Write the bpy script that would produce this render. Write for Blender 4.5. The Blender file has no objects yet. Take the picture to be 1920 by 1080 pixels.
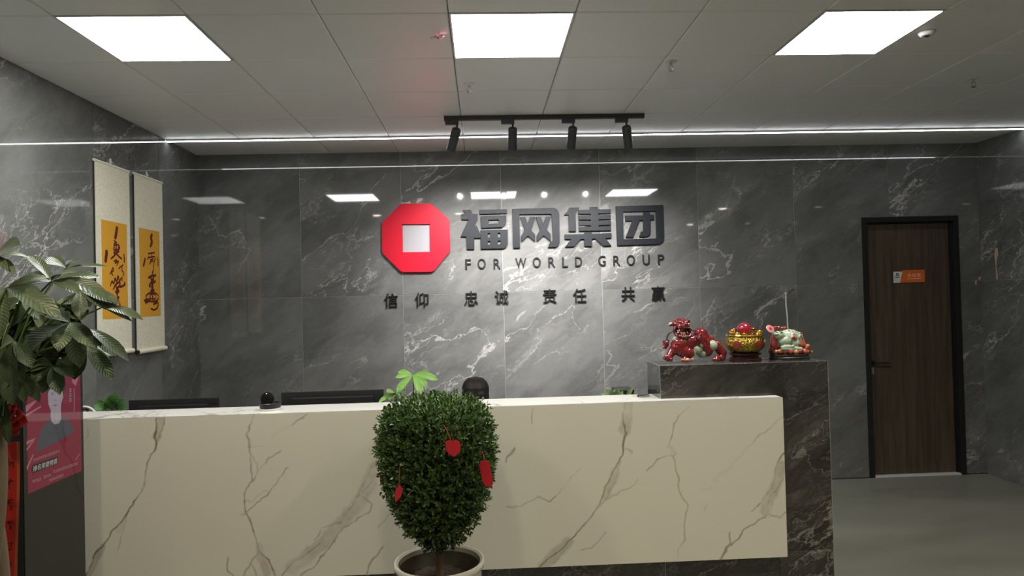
import bpy, bmesh, math, random
import numpy as np
from mathutils import Vector, Matrix

random.seed(7); np.random.seed(7)
S = bpy.context.scene
COL = S.collection
PI = math.pi

# ------------------------------------------------------------------ camera
F = 1277.54; YAW, PITCH, ROLL = 0.0433, 0.0140, -0.0251
CAM = np.array([0.0, 0.0, 1.7432])
def _axes():
    cy, sy = math.cos(YAW), math.sin(YAW)
    r = np.array([cy, -sy, 0.]); fw = np.array([sy, cy, 0.]); u = np.array([0, 0, 1.])
    cp, sp = math.cos(PITCH), math.sin(PITCH)
    fw, u = cp*fw + sp*u, cp*u - sp*fw
    cr, sr = math.cos(ROLL), math.sin(ROLL)
    r, u = cr*r + sr*u, cr*u - sr*r
    return r, u, fw
AR, AU, AF = _axes()
cd = bpy.data.cameras.new('camera'); cam = bpy.data.objects.new('camera', cd); COL.objects.link(cam)
cd.sensor_width = 36; cd.lens = F*36/1920; cd.clip_start = .05
cam.matrix_world = Matrix(((AR[0], AU[0], -AF[0], CAM[0]), (AR[1], AU[1], -AF[1], CAM[1]), (AR[2], AU[2], -AF[2], CAM[2]), (0, 0, 0, 1)))
S.camera = cam
def ray(x, y): return AF + AR*((x-960)/F) - AU*((y-540)/F)
def onY(x, y, Y): d = ray(x, y); return CAM + d*(Y/d[1])
def onX(x, y, X): d = ray(x, y); return CAM + d*(X/d[0])
def onZ(x, y, Z): d = ray(x, y); return CAM + d*((Z-CAM[2])/d[2])

# ------------------------------------------------------------------ world, light levels, exposure
W = bpy.data.worlds.new('world'); S.world = W; W.use_nodes = True
W.node_tree.nodes['Background'].inputs[0].default_value = (.5, .52, .55, 1)
W.node_tree.nodes['Background'].inputs[1].default_value = 0.02
vs = S.view_settings
vs.view_transform = 'Standard'; vs.look = 'None'; vs.exposure = 0.8; vs.gamma = 1.0; vs.use_curve_mapping = False
PANEL_L, STRIP_L, SPOT_W, DOWN_W = 20.0, 9.0, 88.0, 30.0

# room dimensions (metres)
D, CE = 6.158, 3.078                # back wall, ceiling
XL, XR = -2.512, 4.645              # side walls
YB = -4.0276                        # wall behind the camera
GX, GY = -1.9285, 3.1724            # ceiling grid origin
JZ = 1.792                          # horizontal tile joint
DX0, DX1, DZ = 3.52, 4.437, 2.403   # door frame outside

# ------------------------------------------------------------------ node helpers
class NT:
    def __init__(s, name, rough=.5, metal=0., spec=.5):
        s.m = bpy.data.materials.new(name); s.m.use_nodes = True; s.t = s.m.node_tree
        s.b = s.t.nodes['Principled BSDF']; s.set(s.b, {'Roughness': rough, 'Metallic': metal, 'Specular IOR Level': spec})
    def set(s, n, ins):
        for k, v in ins.items():
            if isinstance(v, bpy.types.NodeSocket): s.t.links.new(v, n.inputs[k])
            else: n.inputs[k].default_value = v
        return n
    def n(s, typ, ins=None, **attrs):
        n = s.t.nodes.new('ShaderNode'+typ)
        for k, v in attrs.items(): setattr(n, k, v)
        return s.set(n, ins or {})
    def math(s, op, a, b=0., c=0., clamp=False):
        return s.n('Math', {0: a, 1: b, 2: c}, operation=op, use_clamp=clamp).outputs[0]
    def rng(s, v, a, b, c=0., d=1., smooth=True):
        return s.n('MapRange', {'Value': v, 'From Min': a, 'From Max': b, 'To Min': c, 'To Max': d}, interpolation_type='SMOOTHSTEP' if smooth else 'LINEAR').outputs[0]
    def mix(s, f, a, b):
        n = s.n('Mix', data_type='RGBA'); s.set(n, {0: f})
        for i, v in ((6, a), (7, b)):
            if isinstance(v, bpy.types.NodeSocket): s.t.links.new(v, n.inputs[i])
            else: n.inputs[i].default_value = (*v, 1) if len(v) == 3 else v
        return n.outputs[2]
    def noise(s, vec, scale, detail=4., rough=.5, dist=0.):
        return s.n('TexNoise', {'Vector': vec, 'Scale': scale, 'Detail': detail, 'Roughness': rough, 'Distortion': dist}).outputs[0]
    def bump(s, h, strength=.2, dist=.005):
        s.set(s.b, {'Normal': s.n('Bump', {'Height': h, 'Strength': strength, 'Distance': dist}).outputs[0]})

def pm(name, col, rough=.5, metal=0., var=.12, scale=30., bump=0., spec=.5, coat=0., stretch=None, sub=0.):
    """plain procedural material: a colour with fine uneven tone"""
    k = NT(name, rough, metal, spec)
    v = k.n('TexCoord').outputs['Object']
    if stretch: v = k.n('Mapping', {'Vector': v, 'Scale': stretch}).outputs[0]
    f = k.noise(v, scale, 5.)
    c = np.array(col)
    k.set(k.b, {'Base Color': k.mix(f, tuple(c*(1-var)), tuple(np.minimum(c*(1+var), 1))), 'Coat Weight': coat, 'Coat Roughness': .05})
    k.set(k.b, {'Roughness': k.rng(f, .2, .8, max(rough-.06, 0.02), min(rough+.06, 1), False)})
    if bump: k.bump(f, bump)
    return k.m

def emat(name, col, strength, base=(.8, .8, .8)):
    k = NT(name, .4)
    v = k.n('TexCoord').outputs['Object']; f = k.noise(v, 3., 2.)
    k.set(k.b, {'Base Color': (*base, 1), 'Emission Color': (*col, 1), 'Emission Strength': k.rng(f, 0, 1, strength*.97, strength*1.03, False)})
    return k.m

def vcol(name, rough=.3, spec=.5, bump=0., bscale=60., coat=0., metal=0., sub=0.):
    k = NT(name, rough, metal, spec)
    a = k.n('VertexColor', layer_name='Col').outputs[0]
    v = k.n('TexCoord').outputs['Object']; f = k.noise(v, bscale, 4.)
    k.set(k.b, {'Base Color': k.mix(k.math('MULTIPLY', f, .25), a, (0, 0, 0)), 'Coat Weight': coat, 'Coat Roughness': .04})
    if bump: k.bump(f, bump)
    return k.m

def dark_marble(name, base0, base1, vein, ang=34, scale=1., amount=1., rough=.035, lo=0.):
    k = NT(name, rough, 0, .5)
    tc = k.n('TexCoord').outputs['Object']
    rnd = k.n('ObjectInfo').outputs['Random']
    off = k.n('CombineXYZ', {0: k.math('MULTIPLY', rnd, 37.), 1: k.math('MULTIPLY', rnd, 11.), 2: k.math('MULTIPLY', rnd, 23.)}).outputs[0]
    p = k.n('VectorMath', {0: tc, 1: off}, operation='ADD').outputs[0]
    p = k.n('Mapping', {'Vector': p, 'Rotation': (0, math.radians(ang), 0)}).outputs[0]
    ps = k.n('Mapping', {'Vector': p, 'Scale': (.55*scale, scale, 1.25*scale)}).outputs[0]
    warp = k.n('TexNoise', {'Vector': ps, 'Scale': 2.6, 'Detail': 7., 'Roughness': .62}).outputs[1]
    pw = k.n('VectorMath', {0: ps, 1: k.n('VectorMath', {0: warp, 'Scale': .55}, operation='SCALE').outputs[0]}, operation='ADD').outputs[0]
    def ridge(sc, w, det=3.):
        f = k.noise(pw, sc, det, .55)
        return k.rng(k.math('ABSOLUTE', k.math('SUBTRACT', f, .5)), 0., w, 1., 0.)
    cloud = k.noise(ps, 1.5, 6., .6)
    m1 = k.rng(cloud, .46+lo, .66+lo)
    m2 = k.rng(k.noise(pw, 1.1, 4.), .42+lo, .68+lo)
    v1 = k.math('MULTIPLY', ridge(1.15, .0085), k.rng(m2, 0., .75))
    v2 = k.math('MULTIPLY', ridge(2.2, .010), m1)
    v3 = k.math('MULTIPLY', k.math('MULTIPLY', ridge(6.5, .022, 4.), m1), m2)
    wisp = k.math('MULTIPLY', k.rng(k.noise(pw, 3.2, 9., .68), .50, .80), k.rng(cloud, .48+lo, .7+lo))
    fib = k.rng(k.noise(k.n('Mapping', {'Vector': pw, 'Scale': (1, 1, 2.2)}).outputs[0], 9., 8., .7), .52, .8)
    tot = k.math('ADD', k.math('ADD', k.math('MULTIPLY', v1, .6*amount), k.math('MULTIPLY', v2, .5*amount)),
                 k.math('ADD', k.math('MULTIPLY', v3, .55*amount), k.math('ADD', k.math('MULTIPLY', wisp, .50*amount), k.math('MULTIPLY', k.math('MULTIPLY', fib, m1), .18*amount))), clamp=True)
    basec = k.mix(k.rng(k.noise(pw, 2.0, 8., .65), .3, .7), base0, base1)
    k.set(k.b, {'Base Color': k.mix(tot, basec, vein)})
    return k.m

# ------------------------------------------------------------------ materials
M = {}
M['tile'] = dark_marble('dark_marble_tile', (.096, .098, .092), (.172, .175, .166), (.56, .545, .52))
M['tile2'] = dark_marble('dark_marble_slab', (.026, .024, .022), (.070, .065, .060), (.40, .38, .35), ang=32, scale=1.2, amount=.85, rough=.12, lo=-.10)
M['grout'] = pm('grout', (.30, .295, .28), .6)
M['ceil'] = pm('ceiling_tile_paint', (.77, .79, .79), .34, var=.03, scale=3.)
M['ceilback'] = pm('ceiling_grid_dark', (.10, .10, .10), .6)
M['plaster'] = pm('rear_wall_paint', (.62, .60, .56), .6, var=.04, scale=4)
def concrete():
    k = NT('polished_concrete', .3, 0, .4)
    v = k.n('TexCoord').outputs['Object']
    vs_ = k.n('Mapping', {'Vector': v, 'Scale': (.6, 1.3, 1)}).outputs[0]
    f = k.noise(vs_, 1.6, 8., .6, .4); g = k.noise(v, 14., 6., .6)
    c = k.mix(k.rng(f, .3, .72), (.185, .185, .150), (.235, .232, .195))
    c = k.mix(k.rng(g, .55, .8, 0, .12), c, (.27, .26, .22))
    k.set(k.b, {'Base Color': c, 'Roughness': k.rng(f, .3, .7, .30, .40)})
    return k.m
M['floor'] = concrete()
def wood():
    k = NT('door_walnut', .42, 0, .4)
    v = k.n('TexCoord').outputs['Object']
    ps = k.n('Mapping', {'Vector': v, 'Scale': (16, 16, .8)}).outputs[0]
    f = k.noise(ps, 2., 7., .6, .6); g = k.noise(ps, 12., 4.)
    c = k.mix(k.rng(f, .25, .75), (.048, .035, .024), (.102, .073, .050))
    c = k.mix(k.rng(g, .5, .9, 0, .5), c, (.028, .020, .014))
    k.set(k.b, {'Base Color': c}); k.bump(g, .08, .001)
    return k.m
M['wood'] = wood()
M['black'] = pm('black_powder_coat', (.012, .012, .013), .35)
M['blackpl'] = pm('black_plastic', (.014, .014, .015), .4)
M['blackgl'] = pm('black_glass', (.008, .008, .009), .04, var=.02, spec=.6)
M['steel'] = pm('brushed_steel', (.6, .6, .58), .25, 1.)
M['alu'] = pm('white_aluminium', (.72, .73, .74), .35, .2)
M['trackgrey'] = pm('charcoal_track', (.035, .037, .04), .38)
M['panel'] = emat('panel_diffuser', (1, 1, .985), PANEL_L)
M['strip'] = emat('strip_diffuser', (.95, .97, 1.), STRIP_L)
M['lens'] = emat('spot_lens', (1, .97, .93), 40.)
M['downlens'] = emat('downlight_lens', (1, .9, .72), 26.)
M['red'] = pm('logo_red_acrylic', (.50, .006, .022), .45, var=.03, spec=.2)
M['logodark'] = pm('logo_charcoal_acrylic', (.007, .0095, .012), .5, var=.05, spec=.2)
M['lavender'] = pm('logo_silver_centre', (.30, .295, .31), .4, var=.03)
M['ink'] = pm('letter_black', (.010, .010, .011), .45, spec=.2)
M['whitemarb'] = None

# ------------------------------------------------------------------ mesh helpers
class MB:
    """collects geometry in world coordinates"""
    def __init__(s): s.v = []; s.f = []; s.c = []
    def add(s, vs, fs, col=None):
        o = len(s.v); s.v += [tuple(map(float, p)) for p in vs]; s.f += [tuple(i+o for i in f) for f in fs]
        if col is not None: s.c += [col]*len(vs)
        return s
    def box(s, x0, x1, y0, y1, z0, z1, col=None, b=0.):
        if b <= 0:
            vs = [(x, y, z) for x in (x0, x1) for y in (y0, y1) for z in (z0, z1)]
            return s.add(vs, [(0, 1, 3, 2), (4, 6, 7, 5), (0, 4, 5, 1), (2, 3, 7, 6), (0, 2, 6, 4), (1, 5, 7, 3)], col)
        bm = bmesh.new(); bmesh.ops.create_cube(bm, size=1)
        for v in bm.verts: v.co = Vector(((x0+x1)/2+v.co.x*(x1-x0), (y0+y1)/2+v.co.y*(y1-y0), (z0+z1)/2+v.co.z*(z1-z0)))
        bmesh.ops.bevel(bm, geom=bm.edges[:], offset=b, segments=2, affect='EDGES', profile=.6)
        bm.verts.index_update()
        s.add([v.co for v in bm.verts], [[v.index for v in f.verts] for f in bm.faces], col); bm.free(); return s
    def lathe(s, c, prof, n=32, col=None, cap=True):
        vs = []; fs = []
        for r, h in prof:
            for i in range(n):
                a = 2*PI*i/n; p = (r*math.cos(a), r*math.sin(a), h)
                vs.append((c[0]+p[0], c[1]+p[1], c[2]+p[2]))
        m = len(prof)
        for j in range(m-1):
            for i in range(n):
                k = (i+1) % n; fs.append((j*n+i, j*n+k, (j+1)*n+k, (j+1)*n+i))
        if cap: fs.append(tuple(reversed(range(n)))); fs.append(tuple((m-1)*n+i for i in range(n)))
        return s.add(vs, fs, col)
    def tube(s, pts, rad, n=10, col=None):
        pts = [np.array(p, float) for p in pts]
        if not hasattr(rad, '__len__'): rad = [rad]*len(pts)
        vs = []; fs = []; up = None
        for j, p in enumerate(pts):
            d = pts[min(j+1, len(pts)-1)] - pts[max(j-1, 0)]; d = d/(np.linalg.norm(d)+1e-9)
            if up is None: up = np.array([0, 0, 1.]) if abs(d[2]) < .9 else np.array([1., 0, 0])
            a = np.cross(d, up); a /= np.linalg.norm(a)+1e-9; b = np.cross(a, d); up = b
            for i in range(n):
                t = 2*PI*i/n; vs.append(p + rad[j]*(math.cos(t)*a + math.sin(t)*b))
        for j in range(len(pts)-1):
            for i in range(n):
                k = (i+1) % n; fs.append((j*n+i, j*n+k, (j+1)*n+k, (j+1)*n+i))
        fs.append(tuple(reversed(range(n)))); fs.append(tuple((len(pts)-1)*n+i for i in range(n)))
        return s.add(vs, fs, col)
    def ball(s, c, r, n=16, col=None):
        if not hasattr(r, '__len__'): r = (r, r, r)
        m = n//2
        vs = [(c[0], c[1], c[2]-r[2])]; fs = []
        for j in range(1, m):
            t = -PI/2 + PI*j/m
            for i in range(n):
                a = 2*PI*i/n; vs.append((c[0]+r[0]*math.cos(t)*math.cos(a), c[1]+r[1]*math.cos(t)*math.sin(a), c[2]+r[2]*math.sin(t)))
        vs.append((c[0], c[1], c[2]+r[2])); top = len(vs)-1
        for i in range(n):
            k = (i+1) % n; fs.append((0, 1+k, 1+i)); fs.append((top, 1+(m-2)*n+i, 1+(m-2)*n+k))
            for j in range(m-2): fs.append((1+j*n+i, 1+j*n+k, 1+(j+1)*n+k, 1+(j+1)*n+i))
        return s.add(vs, fs, col)
    def prism(s, poly, f0, f1, col=None):
        """poly: list of 2D points; f0/f1 map a 2D point to the near / far face"""
        n = len(poly)
        vs = [f0(*p) for p in poly] + [f1(*p) for p in poly]
        fs = [tuple(range(n)), tuple(reversed(range(n, 2*n)))] + [(i, i+n, (i+1) % n+n, (i+1) % n) for i in range(n)]
        return s.add(vs, fs, col)
    def build(s, name, mat, root=None, smooth=False, origin=None, fix=True):
        o0 = np.array(root.location if root else (origin if origin is not None else s.base()))
        me = bpy.data.meshes.new(name)
        me.from_pydata((np.array(s.v, float)-o0).tolist(), [], s.f)
        if fix:
            bm = bmesh.new(); bm.from_mesh(me); bmesh.ops.recalc_face_normals(bm, faces=bm.faces[:]); bm.to_mesh(me); bm.free()
        if s.c:
            at = me.color_attributes.new('Col', 'FLOAT_COLOR', 'POINT')
            at.data.foreach_set('color', np.array([(*c[:3], 1.) for c in s.c], np.float32).ravel())
        return link(me, name, mat, root, smooth, o0)
    def base(s):
        a = np.array(s.v); return np.array([(a[:, 0].min()+a[:, 0].max())/2, (a[:, 1].min()+a[:, 1].max())/2, a[:, 2].min()])

def link(me, name, mat, root=None, smooth=False, loc=None):
    me.materials.clear(); me.materials.append(mat)
    if smooth:
        me.polygons.foreach_set('use_smooth', [True]*len(me.polygons))
        if smooth != 'all':
            try: me.set_sharp_from_angle(angle=math.radians(40))
            except Exception: pass
    o = bpy.data.objects.new(name, me); COL.objects.link(o)
    if root: o.parent = root
    elif loc is not None: o.location = loc
    return o
def sub(mb, name, mat, part, smooth=False):
    """sub-part: child of a part whose mesh lives in its root's space"""
    o0 = np.array(part.parent.location) if part.parent else np.array(part.location)
    o = mb.build(name, mat, None, smooth, origin=o0); o.location = (0, 0, 0); o.parent = part; return o
def tag(o, label, cat, group=None, kind=None):
    if label: o['label'] = label
    if cat: o['category'] = cat
    if group: o['group'] = group
    if kind: o['kind'] = kind
    return o
def root(name, loc, label, cat, group=None):
    o = bpy.data.objects.new(name, None); COL.objects.link(o); o.location = tuple(float(a) for a in loc); o.empty_display_size = .1
    return tag(o, label, cat, group)
def struct(o): o['kind'] = 'structure'; return o

def flat_poly(polys, thick, bevel=.0):
    """2D outlines (with holes) -> solid mesh in the XY plane, z from 0 to thick"""
    cu = bpy.data.curves.new('outline', 'CURVE'); cu.dimensions = '2D'; cu.fill_mode = 'BOTH'; cu.extrude = thick/2-bevel; cu.bevel_depth = bevel; cu.bevel_resolution = 1
    for pl in polys:
        sp = cu.splines.new('POLY'); sp.points.add(len(pl)-1); sp.use_cyclic_u = True
        for q, p in zip(sp.points, pl): q.co = (p[0], p[1], 0, 1)
    return curve_mesh(cu, thick/2)
def curve_mesh(cu, dz):
    ob = bpy.data.objects.new('outline_tmp', cu); COL.objects.link(ob)
    dg = bpy.context.evaluated_depsgraph_get(); dg.update()
    me = bpy.data.meshes.new_from_object(ob.evaluated_get(dg))
    bpy.data.objects.remove(ob); bpy.data.curves.remove(cu)
    vs = np.array([v.co for v in me.vertices]); fs = [tuple(p.vertices) for p in me.polygons]
    bpy.data.meshes.remove(me)
    if len(vs): vs[:, 2] += dz
    return vs, fs
def text_geo(body, thick=.01, offset=0., bevel=0.):
    cu = bpy.data.curves.new('lettering', 'FONT'); cu.body = body; cu.size = 1; cu.extrude = .05; cu.offset = offset; cu.resolution_u = 3
    vs, fs = curve_mesh(cu, .05)
    vs[:, 2] *= thick/.1
    return vs, fs
def fit_text(vs, w, h):
    lo, hi = vs.min(0), vs.max(0); out = vs.copy()
    out[:, 0] = (vs[:, 0]-(lo[0]+hi[0])/2)*(w/(hi[0]-lo[0])); out[:, 1] = (vs[:, 1]-(lo[1]+hi[1])/2)*(h/(hi[1]-lo[1]))
    return out

def blob(prims, voxel, smooth=3):
    """prims: (centre, radii, colour) ellipsoids -> one continuous skin with a colour per vertex"""
    mb = MB()
    for c, r, _ in prims: mb.ball(c, r, 14)
    me = bpy.data.meshes.new('skin_tmp'); me.from_pydata(mb.v, [], mb.f)
    ob = bpy.data.objects.new('skin_tmp', me); COL.objects.link(ob)
    md = ob.modifiers.new('r', 'REMESH'); md.mode = 'VOXEL'; md.voxel_size = voxel
    if smooth: sm = ob.modifiers.new('s', 'SMOOTH'); sm.iterations = smooth; sm.factor = .5
    dg = bpy.context.evaluated_depsgraph_get(); dg.update()
    m2 = bpy.data.meshes.new_from_object(ob.evaluated_get(dg))
    bpy.data.objects.remove(ob); bpy.data.meshes.remove(me)
    v = np.empty(len(m2.vertices)*3); m2.vertices.foreach_get('co', v); v = v.reshape(-1, 3)
    fs = [tuple(p.vertices) for p in m2.polygons]; bpy.data.meshes.remove(m2)
    best = np.full(len(v), 1e9); col = np.zeros((len(v), 3))
    for c, r, k in prims:
        rr = np.array(r if hasattr(r, '__len__') else (r, r, r)); d = np.linalg.norm((v-np.array(c))/rr, axis=1)
        mask = d < best; best[mask] = d[mask]; col[mask] = k
    out = MB(); out.v = [tuple(p) for p in v]; out.f = fs; out.c = [tuple(k) for k in col]; return out
def capsule(a, b, ra, rb, col, n=None):
    a = np.array(a, float); b = np.array(b, float); L = np.linalg.norm(b-a); n = n or max(2, int(L/(min(ra, rb)*.55))+1)
    return [(tuple(a+(b-a)*t), (ra+(rb-ra)*t,)*3, col) for t in np.linspace(0, 1, n)]

# ================================================================== STRUCTURE
floor_ = struct(MB().box(XL-.1, XR+.1, YB-.1, D+.25, -.12, 0).build('floor', M['floor'], origin=(0, 0, 0)))

# ---- ceiling: dark backing, 600 mm lay-in tiles
ceiling = struct(MB().box(XL-.1, XR+.1, YB-.1, D+.12, CE+.012, CE+.12).build('ceiling', M['ceilback'], origin=(0, 0, CE)))
PANELS = [(0, 0), (3, 0), (6, 0)]
tile_cache = {}
def ceil_tile(w, h):
    k = (round(w, 3), round(h, 3))
    if k not in tile_cache:
        g = .0022; b = .006; x = w/2-g; y = h/2-g
        vs = [(-x, -y, .012), (x, -y, .012), (x, y, .012), (-x, y, .012), (-x, -y, .004), (x, -y, .004), (x, y, .004), (-x, y, .004),
              (-x+b, -y+b, 0), (x-b, -y+b, 0), (x-b, y-b, 0), (-x+b, y-b, 0)]
        fs = [(0, 1, 2, 3)] + [(i, i+4, (i+1) % 4+4, (i+1) % 4) for i in range(4)] + [(i+4, i+8, (i+1) % 4+8, (i+1) % 4+4) for i in range(4)] + [(11, 10, 9, 8)]
        me = bpy.data.meshes.new('ceiling_tile'); me.from_pydata(vs, [], fs); me.materials.append(M['ceil'])
        bm = bmesh.new(); bm.from_mesh(me); bmesh.ops.recalc_face_normals(bm, faces=bm.faces[:]); bm.to_mesh(me); bm.free()
        tile_cache[k] = me
    return tile_cache[k]
for i in range(-1, 12):
    x0, x1 = max(GX+.6*i, XL), min(GX+.6*(i+1), XR)
    if x1-x0 < .05: continue
    for j in range(-12, 5):
        if (i, j) in PANELS: continue
        y0, y1 = GY+.6*j, min(GY+.6*(j+1), D)
        o = bpy.data.objects.new('ceiling_tile', ceil_tile(x1-x0, y1-y0)); COL.objects.link(o); o.parent = ceiling
        o.location = ((x0+x1)/2, (y0+y1)/2, 0)

# ---- walls: backing in grout colour, large marble tiles with thin joints
GAP = .0019; PROUD = .0025; TH = .010
def wall_tiles(parent, cells, place):
    """cells: polygons in wall coordinates (u, z)"""
    for poly in cells:
        us = [p[0] for p in poly]; zs = [p[1] for p in poly]; cu, cz = (min(us)+max(us))/2, (min(zs)+max(zs))/2
        n = len(poly); pts = np.array(poly, float)
        # inset
        area = sum(pts[i][0]*pts[(i+1) % n][1]-pts[(i+1) % n][0]*pts[i][1] for i in range(n))
        if area < 0: pts = pts[::-1]
        ins = []
        for i in range(n):
            a, b, c = pts[i-1], pts[i], pts[(i+1) % n]
            d1 = (b-a)/np.linalg.norm(b-a); d2 = (c-b)/np.linalg.norm(c-b)
            n1 = np.array([-d1[1], d1[0]]); n2 = np.array([-d2[1], d2[0]])
            ins.append(b+GAP*(n1+n2)/(1+n1@n2))
        mb = MB().prism(ins, lambda u, z: (u-cu, -PROUD, z-cz), lambda u, z: (u-cu, TH-PROUD, z-cz))
        me_o = mb.build('wall_tile', M['tile'], None, origin=(0, 0, 0))
        me_o.parent = parent; place(me_o, cu, cz)

# back wall with the door opening
wb = MB().prism([(XL-.12, 0), (DX0, 0), (DX0, DZ), (DX1, DZ), (DX1, 0), (XR+.12, 0), (XR+.12, CE+.012), (XL-.12, CE+.012)],
                lambda u, z: (u, D, z), lambda u, z: (u, D+.12, z))
wall_back = struct(wb.build('wall_back', M['grout'], origin=(0, D, 0)))
cells = []
for k in range(8):
    u0 = XL+.9*k; u1 = min(XL+.9*(k+1), XR)
    for z0, z1 in ((0, JZ), (JZ, CE)):
        lo, hi = max(u0, DX0), min(u1, DX1)
        if hi-lo < .01: cells.append([(u0, z0), (u1, z0), (u1, z1), (u0, z1)]); continue
        top = min(DZ, z1)
        if top >= z1-.001:
            if lo-u0 > .01: cells.append([(u0, z0), (lo, z0), (lo, z1), (u0, z1)])
            if u1-hi > .01: cells.append([(hi, z0), (u1, z0), (u1, z1), (hi, z1)])
        else:
            p = []
            if lo-u0 > .01: p += [(u0, z0), (lo, z0), (lo, top)]
            else: p += [(u0, top)]
            if u1-hi > .01: p += [(hi, top), (hi, z0), (u1, z0)]
            else: p += [(u1, top)]
            cells.append(p+[(u1, z1), (u0, z1)])
def place_back(o, u, z): o.location = (u, 0, z)
wall_tiles(wall_back, cells, place_back)
# left wall
wall_left = struct(MB().box(XL-.12, XL, YB-.1, D, 0, CE+.012).build('wall_left', M['grout'], origin=(XL, 0, 0)))
ys = [D, 5.435]
while ys[-1] > YB+.05: ys.append(max(ys[-1]-.9, YB))
cells = [[(a, z0), (b, z0), (b, z1), (a, z1)] for b, a in zip(ys[:-1], ys[1:]) for z0, z1 in ((0, JZ), (JZ, CE))]
def place_left(o, u, z): o.location = (0, u, z); o.rotation_euler = (0, 0, PI/2)
wall_tiles(wall_left, cells, place_left)
# right wall
wall_right = struct(MB().box(XR, XR+.12, YB-.1, D, 0, CE+.012).build('wall_right', M['grout'], origin=(XR, 0, 0)))
ys = [D]
while ys[-1] > YB+.05: ys.append(max(ys[-1]-.9, YB))
cells = [[(-b, z0), (-a, z0), (-a, z1), (-b, z1)] for b, a in zip(ys[:-1], ys[1:]) for z0, z1 in ((0, JZ), (JZ, CE))]
def place_right(o, u, z): o.location = (0, -u, z); o.rotation_euler = (0, 0, -PI/2)
wall_tiles(wall_right, cells, place_right)
wall_rear = struct(MB().box(XL-.12, XR+.12, YB-.12, YB, 0, CE+.012).build('wall_rear', M['plaster'], origin=(0, YB, 0)))
# dark silicone line where the back wall meets the floor
t = MB().box(XL, DX0, D-.008, D-.0026, 0, .006).box(DX1, XR, D-.008, D-.0026, 0, .006)
struct(t.build('trim_1', M['black'], origin=(0, D, 0)))

# ---- door
door = root('door_1', ((DX0+DX1)/2, D, 0), None, None); struct(door)
fw_ = .048; FR = D-.014; LF = D+.045
f = MB()
f.box(DX0, DX0+fw_, FR, D+.12, 0, DZ, b=.003); f.build('door_frame', M['black'], door)
MB().box(DX1-fw_, DX1, FR, D+.12, 0, DZ, b=.003).build('door_frame', M['black'], door)
MB().box(DX0+fw_, DX1-fw_, FR, D+.12, DZ-fw_, DZ, b=.003).build('door_frame', M['black'], door)
MB().box(DX0+fw_, DX0+fw_+.012, LF-.012, D+.11, .01, DZ-fw_).box(DX1-fw_-.012, DX1-fw_, LF-.012, D+.11, .01, DZ-fw_).box(DX0+fw_, DX1-fw_, LF-.012, D+.11, DZ-fw_-.012, DZ-fw_).build('door_stop', M['black'], door)
leaf = MB().box(DX0+fw_+.014, DX1-fw_-.014, LF, LF+.05, .016, DZ-fw_-.014, b=.002).build('door_leaf', M['wood'], door)
hx, hz = 3.604, 1.052
h = MB(); h.box(hx-.024, hx+.024, LF-.008, LF, hz-.022, hz+.022, b=.002); h.tube([(hx, LF-.005, hz), (hx, LF-.05, hz)], .009)
h.box(hx-.01, hx+.135, LF-.062, LF-.046, hz-.009, hz+.009, b=.004); sub(h, 'lever_handle', M['black'], leaf, True)
l = MB()
l.box(hx-.014, hx+.014, LF-.010, LF, hz-.105, hz-.045, b=.003); sub(l, 'lock_cylinder', M['steel'], leaf)
MB().box(DX0+fw_, DX1-fw_, D-.01, D+.10, 0, .012, b=.002).build('painted_gap_light', M['alu'], door)  # pale strip standing in for the light showing under the door

# ================================================================== LIGHTS OF THE ROOM
names = ['bright square ceiling light panel above the left end of the desk', 'bright square ceiling light panel in the middle of the row', 'bright square ceiling light panel nearest the dark wooden door']
for (i, j), lab in zip(PANELS, names):
    x, y = GX+.6*i+.3, GY+.6*j+.3
    r = root('ceiling_light', (x, y, CE), lab, 'ceiling light', 'square ceiling light panels')
    fr = MB(); a, b = .297, .2875
    for (x0, x1, y0, y1) in ((-a, a, -a, -b), (-a, a, b, a), (-a, -b, -b, b), (b, a, -b, b)): fr.box(x+x0, x+x1, y+y0, y+y1, CE-.002, CE+.012)
    fr.build('frame', M['alu'], r)
    MB().add([(x-b, y-b, CE+.001), (x+b, y-b, CE+.001), (x+b, y+b, CE+.001), (x-b, y+b, CE+.001)], [(3, 2, 1, 0)]).build('diffuser', M['panel'], r, fix=False)

LY = 5.572
r = root('linear_light', ((XL+XR)/2, LY, CE), 'thin white strip light running wall to wall along the ceiling', 'strip light')
pf = MB(); pf.box(XL+.005, XR-.005, LY-.014, LY-.011, CE-.012, CE).box(XL+.005, XR-.005, LY+.011, LY+.014, CE-.012, CE).box(XL+.005, XR-.005, LY-.011, LY+.011, CE-.003, CE)
pf.build('profile', M['alu'], r)
MB().box(XL+.006, XR-.006, LY-.0108, LY+.0108, CE-.016, CE-.0032).build('diffuser', M['strip'], r)

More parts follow.
